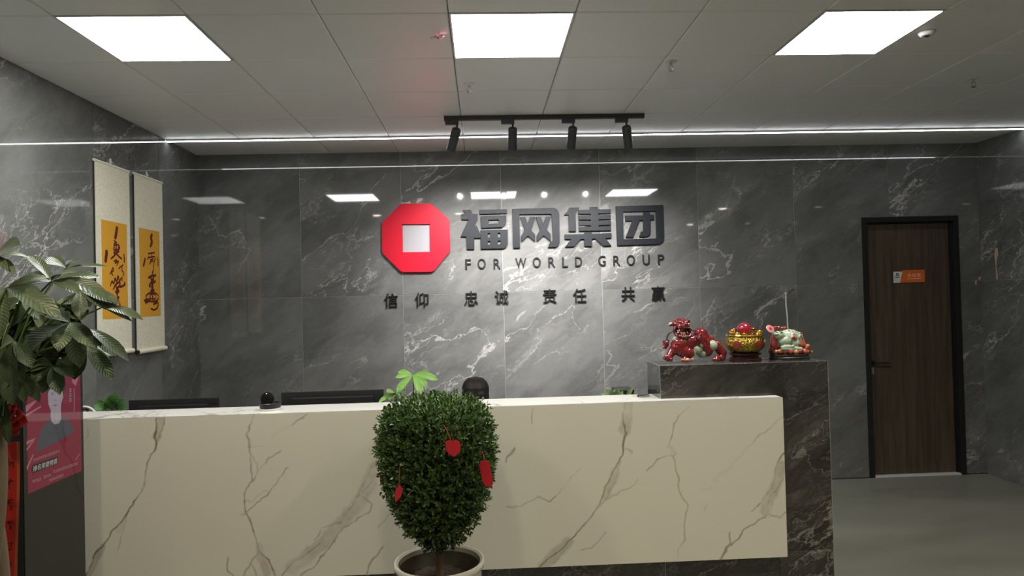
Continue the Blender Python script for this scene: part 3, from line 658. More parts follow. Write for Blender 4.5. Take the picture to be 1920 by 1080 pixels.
def desk_front():
    st = .0042; nx = int((DXR-DXL)/st); nz = int((DH-.268)/st)
    X, Zz = np.meshgrid(np.linspace(DXL, DXR, nx+1), np.linspace(.268, DH, nz+1))
    def lat(x, z, sc, seed):
        g = np.random.RandomState(seed).rand(400, 400); a, b = (x+5)*sc, (z+5)*sc
        i, j = np.floor(a).astype(int) % 399, np.floor(b).astype(int) % 399; u, v = a-np.floor(a), b-np.floor(b)
        u, v = u*u*(3-2*u), v*v*(3-2*v)
        return (g[i, j]*(1-u)+g[i+1, j]*u)*(1-v)+(g[i, j+1]*(1-u)+g[i+1, j+1]*u)*v-.5
    WX = X+.016*lat(X, Zz, 18, 1)+.010*lat(X, Zz, 45, 2); WZ = Zz+.016*lat(X, Zz, 18, 3)+.010*lat(X, Zz, 45, 4)
    amt = np.zeros_like(X); mod = .75+.9*lat(X, Zz, 9, 5)+.5*lat(X, Zz, 40, 6)
    for pl, w, s_ in veins:
        P = np.array([onY(x, y, DF)[[0, 2]] for x, y in pl]); hw = w*DF/F*.62
        dmin = np.full(X.shape, 9.)
        for a, b in zip(P[:-1], P[1:]):
            d = b-a; L2 = d@d+1e-9; t = np.clip(((WX-a[0])*d[0]+(WZ-a[1])*d[1])/L2, 0, 1)
            dmin = np.minimum(dmin, np.hypot(WX-a[0]-t*d[0], WZ-a[1]-t*d[1]))
        soft = .0035 if w < 4 else hw*.55
        amt = np.maximum(amt, s_*np.clip((hw+soft-dmin)/(soft+.0012), 0, 1)*np.clip(mod, .25, 1.1))
    cloud = .5+lat(X, Zz, 2.2, 8)*.6+lat(X, Zz, 6, 9)*.3
    base = np.stack([.800-.035*cloud, .785-.04*cloud, .68-.05*cloud], -1)
    vein = np.array([.20, .155, .10])
    C = base*(1-amt[..., None])+vein*amt[..., None]
    vs = np.stack([X, np.full_like(X, DF), Zz], -1).reshape(-1, 3); k = nx+1
    idx = (np.arange(nz)[:, None]*k+np.arange(nx)[None, :]).ravel()
    quads = np.stack([idx, idx+1, idx+1+k, idx+k], 1)
    o0 = np.array(dr.location)
    n = len(vs); b0, b1 = DF+.02, 0
    ex = np.array([(DXL, DF, .268), (DXR, DF, .268), (DXR, DF, DH), (DXL, DF, DH), (DXL, b0, .268), (DXR, b0, .268), (DXR, b0, DH), (DXL, b0, DH)])
    eq = np.array([(5, 4, 7, 6), (1, 5, 6, 2), (4, 0, 3, 7), (3, 2, 6, 7), (4, 5, 1, 0)])+n
    V = np.concatenate([vs, ex])-o0; Q = np.concatenate([quads, eq])
    me = bpy.data.meshes.new('front_panel'); me.vertices.add(len(V)); me.vertices.foreach_set('co', V.ravel())
    me.loops.add(len(Q)*4); me.polygons.add(len(Q)); me.loops.foreach_set('vertex_index', Q.ravel().astype(np.int32))
    me.polygons.foreach_set('loop_start', np.arange(len(Q))*4); me.polygons.foreach_set('loop_total', np.full(len(Q), 4)); me.update(); me.validate()
    at = me.color_attributes.new('Col', 'FLOAT_COLOR', 'POINT')
    cc = np.ones((len(V), 4), np.float32); cc[:n, :3] = C.reshape(-1, 3); cc[n:, :3] = (.78, .76, .69); at.data.foreach_set('color', cc.ravel())
    k_ = NT('white_marble_front', .06, 0, .5)
    k_.set(k_.b, {'Base Color': k_.n('VertexColor', layer_name='Col').outputs[0], 'Roughness': k_.rng(k_.noise(k_.n('TexCoord').outputs['Object'], 20.), .3, .7, .04, .09)})
    return link(me, 'front_panel', k_.m, dr)
desk_front()
def white_marble():
    k = NT('white_marble', .12, 0, .5)
    v = k.n('TexCoord').outputs['Object']
    w = k.n('TexNoise', {'Vector': v, 'Scale': 3., 'Detail': 6.}).outputs[1]
    p = k.n('VectorMath', {0: v, 1: k.n('VectorMath', {0: w, 'Scale': .5}, operation='SCALE').outputs[0]}, operation='ADD').outputs[0]
    a = k.rng(k.math('ABSOLUTE', k.math('SUBTRACT', k.noise(p, 1.6, 3.), .5)), 0, .012, 1., 0.)
    a = k.math('MULTIPLY', a, k.rng(k.noise(v, 2., 2.), .45, .6))
    k.set(k.b, {'Base Color': k.mix(k.math('MULTIPLY', a, .6), (.80, .785, .72), (.25, .22, .17))})
    return k.m
M['whitemarb'] = white_marble()
PX0, PX1, PF, PB, PH = .990, 1.962, 3.821, 4.118, 1.337     # display pedestal
ledge = [(DXL, DF+.0206), (DXR, DF+.0206), (DXR, PF-.002), (PX0-.002, PF-.002), (PX0-.002, 4.02), (DXL, 4.02)]
MB().prism(ledge, lambda u, v: (u, v, DH), lambda u, v: (u, v, DH-.03)).build('counter_ledge', M['whitemarb'], dr)
MB().box(DXR-.02, DXR, DF+.0206, PF-.002, .268, DH-.0305).build('end_panel', M['whitemarb'], dr)
for i, (a, b) in enumerate([(DXL, -1.62), (-1.62, -.72), (-.72, .18), (.18, PX0-.002)]):
    MB().box(a+.0008, b-.0008, PF, PF+.018, 0, .30).build('plinth_tile', M['tile2'], dr)
MB().box(DXL, PX0-.003, PF+.0182, 4.02, .0, DH-.0305).build('carcass', M['whitemarb'], dr)
wtb = root('work_table', ((DXL+PX0)/2, 4.3, 0), 'white work table behind the marble reception desk', 'table')
MB().box(DXL, PX0-.003, 4.024, 4.56, .72, .75, b=.003).build('tabletop', M['whitemarb'], wtb)
MB().box(DXL, DXL+.03, 4.024, 4.55, 0, .7195).build('support_panel', M['whitemarb'], wtb)
MB().box(PX0-.04, PX0-.01, 4.024, 4.55, 0, .7195).build('support_panel', M['whitemarb'], wtb)
MB().box(DXL+.03, DXR-.02, DF+.0206, PF-.003, .27, .29).build('front_batten', M['whitemarb'], dr)

# ---- display pedestal
pr = root('display_pedestal', ((PX0+PX1)/2, (PF+PB)/2, 0), 'dark veined marble pedestal holding three porcelain ornaments', 'pedestal')
MB().box(PX0+.015, PX1-.015, PF+.015, PB-.015, 0, PH-.015).build('core', M['grout'], pr)
MB().box(PX0+.001, DXR-.0062, PF, PF+.0145, 0, .2665).build('front_tile', M['tile2'], pr)
MB().box(PX0+.001, PX1-.001, PF, PF+.0145, .2685, PH-.001).build('front_tile', M['tile2'], pr)
MB().box(DXR-.0038, PX1-.001, PF, PF+.0145, 0, .2665).build('front_tile', M['tile2'], pr)
MB().box(PX0, PX0+.0145, PF+.001, PB-.001, 0, PH-.001).build('side_tile', M['tile2'], pr)
MB().box(PX1-.0145, PX1, PF+.001, PB-.001, 0, PH-.001).build('side_tile', M['tile2'], pr)
MB().box(PX0+.016, PX1-.016, PB-.0145, PB, 0, PH-.001).build('back_tile', M['tile2'], pr)
MB().box(PX0+.001, PX1-.001, PF+.001, PB-.001, PH-.0145, PH).build('top_tile', M['tile2'], pr)
e = .0022; M['edge'] = pm('pedestal_edge_trim', (.5, .5, .47), .25, .6)
MB().box(PX0-.0006, PX1+.0006, PF-.0006, PF+e, PH-e, PH+.0006).build('edge_trim', M['edge'], pr)
MB().box(PX0-.0006, PX0+e, PF-.0006, PF+e, 0, PH).build('edge_trim', M['edge'], pr)
MB().box(PX1-e, PX1+.0006, PF-.0006, PF+e, 0, PH).build('edge_trim', M['edge'], pr)
MB().box(PX0-.0006, PX0+e, PF+e, PB, PH-e, PH+.0006).build('edge_trim', M['edge'], pr)

# ================================================================== PORCELAIN ORNAMENTS
RED = (.20, .015, .017); DKRED = (.10, .010, .014); PALE = (.34, .42, .27); ORN = (.42, .09, .030); JADE = (.42, .50, .36); CREAM = (.55, .50, .36); GREEN = (.10, .20, .06); MOUTH = (.05, .008, .012); PINKC = (.62, .24, .20)
M['glaze'] = vcol('glazed_porcelain', .14, .6, bump=.12, bscale=90., coat=.6)
def pxp(ox, oy, sc, Y0):
    """traced point -> ornament space at its own distance; dy = depth behind the middle plane, in traced units"""
    u = Y0/F/sc
    return (lambda x, y, dy=0.: tuple(onY(ox+x/sc, oy+y/sc, Y0)+np.array([0, dy*u, 0]))), u
YO = 3.955
q, u = pxp(1220, 590, 10.8, YO)
def E_(x, y, dy, r, col, ry=None, rz=None): return (q(x, y, dy), (r*u, (ry or r)*u, (rz or r)*u), col)
def C_(a, b, ra, rb, col): return capsule(q(*a), q(*b), ra*u, rb*u, col)
kp = []
# trunk, shoulders and haunch
kp += C_((600, 620, 0), (1080, 560, 60), 175, 175, RED) + [E_(560, 640, -40, 175, RED), E_(620, 560, -60, 120, GREEN, 110, 70)]
kp += [E_(930, 720, 10, 130, JADE, 170, 120), E_(1040, 810, 10, 100, JADE, 140, 90), E_(980, 640, -60, 80, PALE, 90, 70)]
kp += C_((1010, 430, 10), (1130, 760, -20), 150, 120, RED) + [E_(1010, 520, -30, 150, RED, 140, 150), E_(1240, 650, -40, 95, JADE, 110, 110), E_(1200, 560, 40, 110, RED)]
kp += C_((1330, 640, 20), (1450, 800, 10), 105, 95, RED) + C_((1450, 800, 10), (1440, 900, -20), 95, 70, RED) + C_((1420, 905, -40), (1290, 905, -90), 60, 62, RED) + [E_(1240, 920, -120, 42, DKRED), E_(1280, 930, -140, 40, RED), E_(1330, 935, -130, 36, DKRED)]
# front legs
kp += C_((520, 700, -60), (720, 800, -90), 150, 130, RED) + C_((720, 840, -90), (660, 915, -150), 90, 62, RED) + [E_(590, 935, -190, 42, ORN), E_(650, 940, -200, 42, ORN), E_(710, 935, -190, 42, ORN), E_(780, 920, -120, 60, CREAM, 60, 45)]
kp += C_((440, 740, -40), (340, 870, -110), 95, 75, RED) + [E_(270, 870, -150, 48, RED), E_(300, 920, -165, 44, DKRED), E_(360, 925, -160, 46, RED), E_(250, 900, -130, 36, RED)]
kp += C_((850, 690, -120), (870, 930, -100), 16, 18, CREAM)
# chest, neck
kp += C_((580, 560, -10), (610, 400, -30), 130, 115, DKRED) + [E_(480, 520, -60, 60, JADE), E_(740, 540, -80, 55, PALE), E_(800, 480, -40, 60, DKRED)]
# head: skull, brow, wide open jaws
kp += [E_(620, 235, -40, 140, RED, 130, 100), E_(600, 180, -20, 110, RED, 100, 65), E_(620, 255, -140, 130, RED, 60, 42), E_(630, 330, 10, 120, MOUTH, 90, 90), E_(690, 175, -110, 44, RED), E_(560, 180, -110, 40, RED), E_(720, 225, -150, 36, ORN), E_(660, 215, -175, 40, RED), E_(760, 150, -30, 36, DKRED)]
kp += [(q(630+140*math.cos(a), 430+44*math.sin(a), -120-40*math.sin(a)), (26*u,)*3, RED) for a in np.linspace(-.3, PI+.3, 15)] + [E_(630, 420, -50, 115, MOUTH, 80, 40), E_(620, 400, -140, 55, ORN, 40, 26), E_(480, 350, -40, 38, DKRED, 60, 90), E_(775, 350, -40, 34, DKRED, 60, 90)]
kp += [(q(520+40*i, 286, -165), (12*u, 12*u, 16*u), CREAM) for i in range(6)] + [(q(540+40*i, 432, -172), (11*u, 11*u, 13*u), CREAM) for i in range(5)]
kp += C_((470, 220, -20), (375, 240, -20), 45, 22, RED) + C_((400, 200, -20), (370, 225, -20), 26, 20, CREAM)
kp += [E_(505+42*i, 150-26*math.sin(i*.7), -10, 34, RED) for i in range(7)]
# ridge along the spine, flames on the shoulder
kp += [E_(900+48*i, 360+ (i*4.2)**1.42, 30, 34 if i % 2 else 26, ORN if i % 2 else RED) for i in range(9)]
kp += [E_(880+14*i, 480+36*i, -160+6*i, 26, DKRED, 20, 40) for i in range(7)] + [E_(960+20*i, 430+48*i, -175+8*i, 26, RED, 20, 46) for i in range(6)]
# tail brush and ribbon at the left
kp += [E_(310, 620, 0, 62, RED, 62, 80), E_(270, 570, 0, 34, DKRED), E_(350, 560, 0, 36, RED), E_(255, 690, -5, 26, ORN), E_(300, 700, 0, 30, DKRED)]
kr = root('lion_dog_statue', q(800, 968), 'dark red glazed mythical beast statue with jade green patches', 'statue')
zlow = min(c[2]-r_[2] for c, r_, _ in kp); dz = PH+.0012-zlow; kr.location.z = PH+.0012
kb = blob(kp, .0032, 2); kb.v = [(x, y, z+dz) for x, y, z in kb.v]; kb.build('body', M['glaze'], kr, 'all')
cord = MB().tube([np.array(q(x, y, d))+(0, 0, dz) for x, y, d in [(470, 350, -60), (390, 375, -50), (345, 430, -40), (320, 500, -30), (310, 560, -20)]], [.004, .0045, .0045, .004, .003], 10)
M['jaderib'] = pm('dark_jade_ribbon', (.05, .055, .04), .2); cord.build('whisker_ribbon', M['jaderib'], kr, True)
cord = MB().tube([np.array(q(x, y, d))+(0, 0, dz) for x, y, d in [(770, 340, -40), (830, 335, 0), (900, 360, 30)]], .0035, 8); cord.build('whisker_ribbon', M['jaderib'], kr, True)
for x in (560, 690): MB().ball(np.array(q(x, 180, -150))+(0, 0, dz), .0052, 12).build('eye', M['blackgl'], kr, True)

# treasure bowl
q, u = pxp(1340, 590, 10.8, YO+.01)
cx, cy, _ = q(605, 600); zb = PH+.0012
zz = lambda y: zb+(955-y)*u
br = root('treasure_bowl', (cx, cy, zb), 'gold embossed treasure bowl with a red ball and ingots on a stand', 'ornament bowl')
def gold():
    k = NT('embossed_gold', .22, 1., .5)
    v = k.n('TexCoord').outputs['Object']
    vo = k.n('TexVoronoi', {'Vector': v, 'Scale': 105.}, feature='SMOOTH_F1').outputs[0]; nz = k.noise(v, 70., 5., .6, 2.)
    h = k.math('ADD', vo, k.math('MULTIPLY', nz, .7))
    k.set(k.b, {'Base Color': k.mix(k.rng(h, .35, .95), (.75, .52, .10), (.28, .20, .03))}); k.bump(h, .9, .006)
    return k.m
M['gold'] = gold(); M['goldplain'] = pm('polished_gold', (.86, .60, .16), .18, 1., var=.08)
M['rubyball'] = pm('ruby_glaze', (.30, .010, .030), .08, var=.1, coat=1.)
M['redwood'] = pm('dark_red_wood', (.035, .012, .010), .3)
R_ = lambda r, y: (r*u, zz(y)-zb)
MB().lathe((cx, cy, zb), [R_(240, 790), R_(300, 765), R_(352, 710), R_(388, 640), R_(394, 590), R_(380, 520), R_(352, 465), R_(345, 450), R_(320, 450), R_(322, 480), R_(300, 560)], 48).build('bowl', M['gold'], br, True)
MB().lathe((cx, cy, zb), [R_(335, 455), R_(368, 448), R_(374, 432), R_(366, 418), R_(332, 416), R_(326, 440)], 48).build('rim', M['goldplain'], br, True)
MB().lathe((cx, cy, zb), [R_(325, 953), R_(325, 905), R_(300, 895), R_(270, 880), R_(272, 850), R_(300, 838), R_(318, 828), R_(318, 800), R_(255, 792)], 40).build('stand', M['redwood'], br, True)
MB().ball(q(598, 300), 146*u, 28).build('ball', M['rubyball'], br, True)
MB().lathe((cx, cy, zb), [R_(310, 470), R_(300, 440), R_(180, 405), R_(20, 400)], 32).build('coin_bed', M['gold'], br, True)
for (x, y, dy, s_, mt) in [(330, 340, -60, 1., 'goldplain'), (400, 385, -150, .8, 'goldplain'), (880, 350, -80, 1., 'goldplain'), (800, 392, -160, .85, 'goldplain'), (810, 310, 60, 1., 'redgold'), (520, 395, -210, .7, 'goldplain'), (680, 390, -210, .7, 'redgold'), (420, 320, 90, .9, 'redgold')]:
    M.setdefault('redgold', pm('copper_gold', (.45, .16, .06), .2, .9))
    c = np.array(q(x, y, dy)); mb = MB()
    n = 16; vs = []
    for (r_, h_) in [(.45, -.5), (.8, -.2), (1., .35), (.86, .30), (.55, .15), (.38, .55), (.05, .72)]:
        for i in range(n):
            a = 2*PI*i/n; vs.append(c+np.array([r_*84*s_*u*math.cos(a), r_*46*s_*u*math.sin(a), (h_+(.35*abs(math.cos(a))**3 if .8 < r_ else 0))*62*s_*u]))
    fs = [(j*n+i, j*n+(i+1) % n, (j+1)*n+(i+1) % n, (j+1)*n+i) for j in range(6) for i in range(n)]+[tuple(reversed(range(n))), tuple(6*n+i for i in range(n))]
    mb.add(vs, fs).build('ingot', M[mt], br, True)
M['medal'] = pm('red_medallion', (.24, .035, .020), .35, var=.3, scale=120, bump=.6)
for th in (-2.32, -1.22, -.25, .9, 2.1):
    n = np.array([math.cos(th), math.sin(th), -.12]); n /= np.linalg.norm(n); c = np.array([cx, cy, zz(612)])+np.array([math.cos(th), math.sin(th), 0])*386*u
    MB().tube([c-n*.006, c+n*.0018, c+n*.0030], [82*u, 82*u, 70*u], 24).build('medallion', M['medal'], br, True)

# money toad
q, u = pxp(1420, 590, 10.8, YO+.02)
tp = []
tp += [E_(640, 480, 20, 270, JADE, 210, 185), E_(760, 500, 40, 180, JADE, 190, 170), E_(520, 540, -90, 150, JADE, 120, 110), E_(710, 580, -110, 105, JADE, 90, 85)]
tp += [E_(400, 430, -60, 130, PALE, 130, 95), E_(330, 400, -100, 70, PALE, 90, 45), E_(360, 372, -120, 36, CREAM)]
tp += [E_(400+26*i, 400+14*i, -150+5*i, 24, ORN if i % 2 else RED, 22, 40) for i in range(8)] + [E_(680, 480, -170, 50, ORN), E_(640, 470, -190, 36, RED)]
tp += [E_(330+33*i, 282-12*math.sin(i*.9), -10-10*(i % 2), 40, RED if i % 2 else ORN) for i in range(8)]
tp += C_((310, 470, -70), (290, 640, -90), 70, 80, RED) + C_((860, 500, -20), (870, 620, -60), 80, 90, ORN) + [E_(880, 440, 30, 60, PALE)]
tp += C_((420, 655, -190), (630, 640, -200), 34, 34, JADE) + C_((620, 680, -190), (800, 690, -180), 40, 40, JADE) + C_((420, 690, -200), (590, 700, -200), 30, 34, PALE)
for i in range(22):
    a = i/22*2*PI; tp.append((q(640+370*math.cos(a), 750+8*math.sin(i*3.), -150*math.sin(a)*1.35), (60*u, 50*u, 50*u), (ORN, RED, (.5, .17, .05))[i % 3]))
tp += [E_(640, 745, 0, 330, ORN, 190, 60), E_(600, 690, 0, 300, RED, 170, 60)]
tp += [E_(870+50*(i % 3), 640+45*(i//3), -120+30*(i % 2), 46, (RED, ORN, (.48, .14, .05))[i % 3]) for i in range(8)] + [E_(1000, 745, -110, 50, RED), E_(1035, 750, -130, 28, CREAM), E_(250, 700, -100, 50, RED)]
rs = np.random.RandomState(3)
for i in range(40):
    a, b = rs.uniform(-.2, 2.9), rs.uniform(-1.2, 1.); c = np.array([math.cos(a)*math.cos(b), math.sin(b), math.sin(a)*math.cos(b)])
    tp.append((tuple(np.array(q(660, 480, 20))+c*np.array([262*u, 206*u, 182*u])), (rs.uniform(12, 24)*u,)*3, (.20, .17, .09) if i % 3 else ORN))
tr_ = root('money_toad', q(640, 940), 'jade and orange porcelain toad on a dark oval base', 'statue')
tr_.location.z = PH+.0012
z1 = PH+.0012+.032
zl = min(c[2]-r_[2] for c, r_, _ in tp); dz = z1-.004-zl
tb = blob(tp, .003, 2); tb.v = [(x, y, z+dz) for x, y, z in tb.v]; tb.build('body', M['glaze'], tr_, 'all')
c = np.array(q(640, 860)); n = 40
bs = MB(); vs = []
for r_, h_ in [(1., 0), (1.02, .012), (.96, .016), (.97, .024), (1., .028), (.98, .0315)]:
    for i in range(n): a = 2*PI*i/n; vs.append((c[0]+.415*1000*u*r_*math.cos(a), c[1]+250*u*r_*math.sin(a), PH+.0012+h_))
bs.add(vs, [(j*n+i, j*n+(i+1) % n, (j+1)*n+(i+1) % n, (j+1)*n+i) for j in range(5) for i in range(n)]+[tuple(reversed(range(n))), tuple(5*n+i for i in range(n))]).build('oval_base', pm('toad_base_dark', (.028, .026, .020), .3), tr_, True)
coin = np.array(q(220, 296, -100))+(0, 0, dz); ax = np.array([.28, -.80, .52]); ax /= np.linalg.norm(ax)
MB().tube([coin-ax*.003, coin-ax*.001, coin+ax*.001, coin+ax*.003], [.022, .027, .027, .022], 24).build('coin', pm('pink_coin', (.60, .22, .20), .2), tr_, True)
MB().tube([coin+ax*.0031, coin+ax*.0042], [.010, .009], 16).build('coin_centre', pm('coin_centre_red', (.30, .03, .05), .25), tr_, True)
for x in (330, 430): MB().ball(np.array(q(x, 372, -150))+(0, 0, dz), .006, 12).build('eye', M['blackgl'], tr_, True)

# ================================================================== THINGS ON AND BEHIND THE DESK
WT = .75
def monitor(px0, px1, py, Y, lab, mark):
    a, b = onY(px0, py, Y), onY(px1, py, Y); x0, x1, zt = a[0], b[0], (a[2]+b[2])/2; zb_ = zt-(x1-x0)*.60; xm = (x0+x1)/2
    r = root('monitor', (xm, Y+.05, WT), lab, 'monitor', 'computer monitors behind the desk')
    mb = MB().box(x0, x1, Y, Y+.012, zb_, zt, b=.003); mb.box(x0+.06, x1-.06, Y-.012, Y+.001, zb_+.03, zt-.035, b=.006); mb.build('back_shell', M['blackpl'], r)
    MB().box(x0+.002, x1-.002, Y+.0122, Y+.02, zb_+.002, zt-.002).build('bezel', M['blackpl'], r)
    MB().box(x0+.009, x1-.009, Y+.0201, Y+.0212, zb_+.02, zt-.009).build('screen', M['blackgl'], r)
    MB().box(xm-.03, xm+.03, Y+.0215, Y+.035, WT+.012, zb_+.10, b=.003).box(xm-.03, xm+.03, Y-.01, Y+.0345, zb_+.001, zb_+.04).build('stand_neck', M['blackpl'], r)
    MB().box(xm-.12, xm+.12, Y-.06, Y+.13, WT, WT+.012, b=.004).build('stand_foot', M['blackpl'], r)
    if mark:
        mk = MB(); 
        for i in range(6): mk.box(xm-.036+i*.012, xm-.028+i*.012, Y-.0128, Y-.012, zt-.068, zt-.059)
        mk.build('maker_mark', pm('grey_print', (.16, .15, .14), .5), r)
        MB().box(x0+.01, x1-.01, Y-.0008, Y, zt-.036, zt-.032).build('seam', M['black'], r)
monitor(241, 410, 748, 4.20, 'black monitor behind the desk next to the pothos', True)
monitor(527, 719, 733, 4.20, 'wide black monitor behind the desk beside the round black device', False)

# round black badge-like device on a white base (rests on the ledge)
c = onZ(508, 768, DH); cx, cy = c[0], 3.868
r = root('desk_gadget', (cx, cy, DH), 'round black device with an upright disc on the desk ledge', 'gadget')
MB().lathe((cx, cy, DH), [(.056, 0), (.058, .004), (.058, .010), (.052, .013)], 36).build('white_base', M['plaqwhite'], r, True)
MB().lathe((cx, cy, DH), [(.052, .0132), (.0565, .016), (.057, .038), (.054, .041), (.05, .040), (.049, .034)], 36).build('body', M['blackpl'], r, True)
c2 = np.array([cx-.018, cy+.01, DH+.062]); ax = np.array([.12, -.97, .2]); ax /= np.linalg.norm(ax)
MB().tube([c2-ax*.008, c2-ax*.006, c2+ax*.006, c2+ax*.008], [.032, .036, .036, .032], 32).build('disc', M['blackgl'], r, True)
MB().tube([(c2[0], c2[1]+.004, c2[2]-.02), (c2[0], c2[1], DH+.035)], .008).build('hinge', M['blackpl'], r)

# key fob on the ledge
a, b = onZ(1196, 743.5, DH), onZ(1217, 744, DH); xm, ym = (a[0]+b[0])/2, 3.92
r = root('key_fob', (xm, ym, DH), 'black and silver key fob lying on the desk ledge', 'key fob')
MB().box(xm-.034, xm+.032, ym-.017, ym+.017, DH+.0005, DH+.012, b=.004).build('body', M['blackpl'], r)
MB().box(xm-.030, xm+.030, ym-.0185, ym-.0165, DH+.004, DH+.0085, b=.0006).build('silver_band', M['steel'], r)
MB().tube([(xm-.047+.013*math.cos(t), ym+.013*math.sin(t), DH+.004) for t in np.linspace(0, 2*PI, 17)], .0018, 8).build('ring', M['steel'], r, True)

# dark file box at the right end behind the desk
a, b = onY(1172, 731.5, 4.3), onY(1216, 731, 4.3)
r = root('storage_box', ((a[0]+b[0])/2, 4.38, WT), 'black box standing behind the desk against the pedestal', 'box')
MB().box(a[0]-.05, .945, 4.30, 4.48, WT, a[2]-.012, b=.003).build('body', M['blackpl'], r)
MB().box(a[0]-.053, .948, 4.297, 4.483, a[2]-.0118, a[2], b=.003).build('lid', M['black'], r)

# headset lying at the left end
c = onY(164, 772, 4.12)
r = root('headset', (c[0], 4.12, WT), 'white headset with dark cushions beside the pothos', 'headset')
pts = [(c[0]+.075*math.cos(t)-.02, 4.12, c[2]-.045+.075*math.sin(t)) for t in np.linspace(-.3, PI+.3, 18)]
MB().tube(pts, .007, 10).build('headband', M['plaqwhite'], r, True)
for p in (pts[0], pts[-1]): MB().tube([(p[0], 4.10, p[2]-.02), (p[0], 4.14, p[2]-.02)], [.034, .034], 20).build('ear_cushion', M['blackpl'], r, True)
MB().tube([(c[0]-.02, 4.155, c[2]-.10), (c[0]-.02, 4.155, WT+.012)], .008).tube([(c[0]-.02, 4.155, c[2]+.026), (c[0]-.02, 4.155, c[2]-.11)], .008).box(c[0]-.07, c[0]+.03, 4.10, 4.21, WT, WT+.014, b=.004).box(c[0]-.028, c[0]-.012, 4.10, 4.16, c[2]+.010, c[2]+.018).build('holder', M['blackpl'], r)

# ------------------------------------------------------------------ leaves
def leaflet(P0, P1, hw, N, droop=.12, fold=.25, nl=8, shape=(.38, 1.0), tip=.9, wav=0.):
    """one leaf blade from P0 to P1; N the upper side; returns verts, faces"""
    P0, P1, N = np.array(P0), np.array(P1), np.array(N, float)
    d = P1-P0; L = np.linalg.norm(d); d /= L; W_ = np.cross(N, d); W_ /= np.linalg.norm(W_)+1e-9; Nn = np.cross(d, W_)
    vs = []; fs = []; m = 5
    for j in range(nl+1):
        t = j/nl; pk = shape[0]
        w = (math.sin(PI*.5*min(1, t/ (1-pk+.1)))**.9 if t < 1-pk+.1 else max(0., math.cos(PI*.5*(t-(1-pk+.1))/(pk-.1)))**tip); w = max(w, .02)
        c = P0+d*L*t+Nn*(droop*L*4*t*(1-t))
        for i in range(m):
            s_ = (i-(m-1)/2)/((m-1)/2)
            vs.append(c+W_*hw*w*s_+Nn*(abs(s_)*fold*hw*w + wav*hw*math.sin(j*1.9+i)*.3))
    for j in range(nl):
        for i in range(m-1): fs.append((j*m+i, j*m+i+1, (j+1)*m+i+1, (j+1)*m+i))
    return vs, fs
def uvgrid(o, m=5, nl=8):
    me = o.data; uv = me.uv_layers.new(name='UVMap')
    for p in me.polygons:
        for li in p.loop_indices:
            vi = me.loops[li].vertex_index; uv.data[li].uv = ((vi % m)/(m-1), (vi//m)/nl)
def leafmat(name, dark, light, rough=.3, ribs=26., ribamt=.35, spec=.5, bmp=.4):
    k = NT(name, rough, 0, spec)
    uv = k.n('UVMap').outputs[0]; sp = k.n('SeparateXYZ', {0: uv})
    x = k.math('ABSOLUTE', k.math('SUBTRACT', sp.outputs[0], .5)); y = sp.outputs[1]
    ph = k.math('MULTIPLY', k.math('SUBTRACT', y, k.math('MULTIPLY', x, .32)), ribs)
    w = k.math('SINE', k.math('MULTIPLY', ph, 2*PI)); rib = k.rng(w, .55, 1.)
    mid = k.rng(x, 0., .035, 1., 0.)
    v = k.n('TexCoord').outputs['Object']; rnd = k.n('ObjectInfo').outputs['Random']
    f = k.math('ADD', k.math('MULTIPLY', k.noise(v, 9., 3.), .6), k.math('MULTIPLY', rnd, .4))
    c = k.mix(f, dark, light); hl = tuple(min(1, a*1.9+.03) for a in light)
    c = k.mix(k.math('MULTIPLY', k.math('MAXIMUM', k.math('MULTIPLY', rib, .5), mid), ribamt), c, hl)
    k.set(k.b, {'Base Color': c}); k.bump(k.math('SUBTRACT', k.math('MULTIPLY', w, .5), mid), bmp, .004)
    return k.m
M['pachira'] = leafmat('money_tree_leaf', (.036, .066, .028), (.110, .160, .080), .40, 14., .32, bmp=.24)
M['fresh'] = leafmat('fresh_leaf', (.10, .24, .03), (.22, .42, .08), .35, 14., .25)
M['potho'] = leafmat('pothos_leaf', (.03, .10, .02), (.09, .24, .05), .3, 10., .2)
M['pothovar'] = leafmat('variegated_leaf', (.10, .24, .04), (.36, .45, .20), .3, 8., .25)
M['stalk'] = pm('green_stalk', (.07, .12, .03), .45); M['soil'] = pm('potting_soil', (.055, .040, .026), .9, var=.7, scale=90, bump=1.)
M['potwhite'] = pm('white_ceramic', (.66, .63, .55), .15, var=.04, coat=.4); M['bark'] = pm('trunk_bark', (.16, .11, .065), .8, var=.35, scale=18, bump=.6, stretch=(3, 3, .6))
def blade(px0, px1, Y0, Y1, hwpx, mat, parent, name='leaf', N=(0, -.55, .83), droop=.10, fold=.2, shape=(.38, 1.), tip=.9, part=None):
    P0, P1 = onY(px0[0], px0[1], Y0), onY(px1[0], px1[1], Y1)
    hw = hwpx*(Y0+Y1)/2/F
    dd = (P1-P0)/np.linalg.norm(P1-P0); ww = np.cross(np.array(N, float), dd); ww /= np.linalg.norm(ww)+1e-9
    vd = (P0+P1)/2-CAM; vd /= np.linalg.norm(vd); ds = dd-vd*(dd@vd); ds /= np.linalg.norm(ds)+1e-9
    wp = ww-vd*(ww@vd); wp = wp-ds*(wp@ds); hw *= min(1/max(np.linalg.norm(wp), .3), 2.2)
    vs, fs = leaflet(P0, P1, hw, N, droop, fold, 8, shape, tip)
    mb = MB().add(vs, fs)
    if part is not None:
        o = mb.build(name, mat, None, 'all', origin=np.array(part.parent.location), fix=False); o.location = (0, 0, 0); o.parent = part
    else: o = mb.build(name, mat, parent, 'all', fix=False)
    uvgrid(o); return o
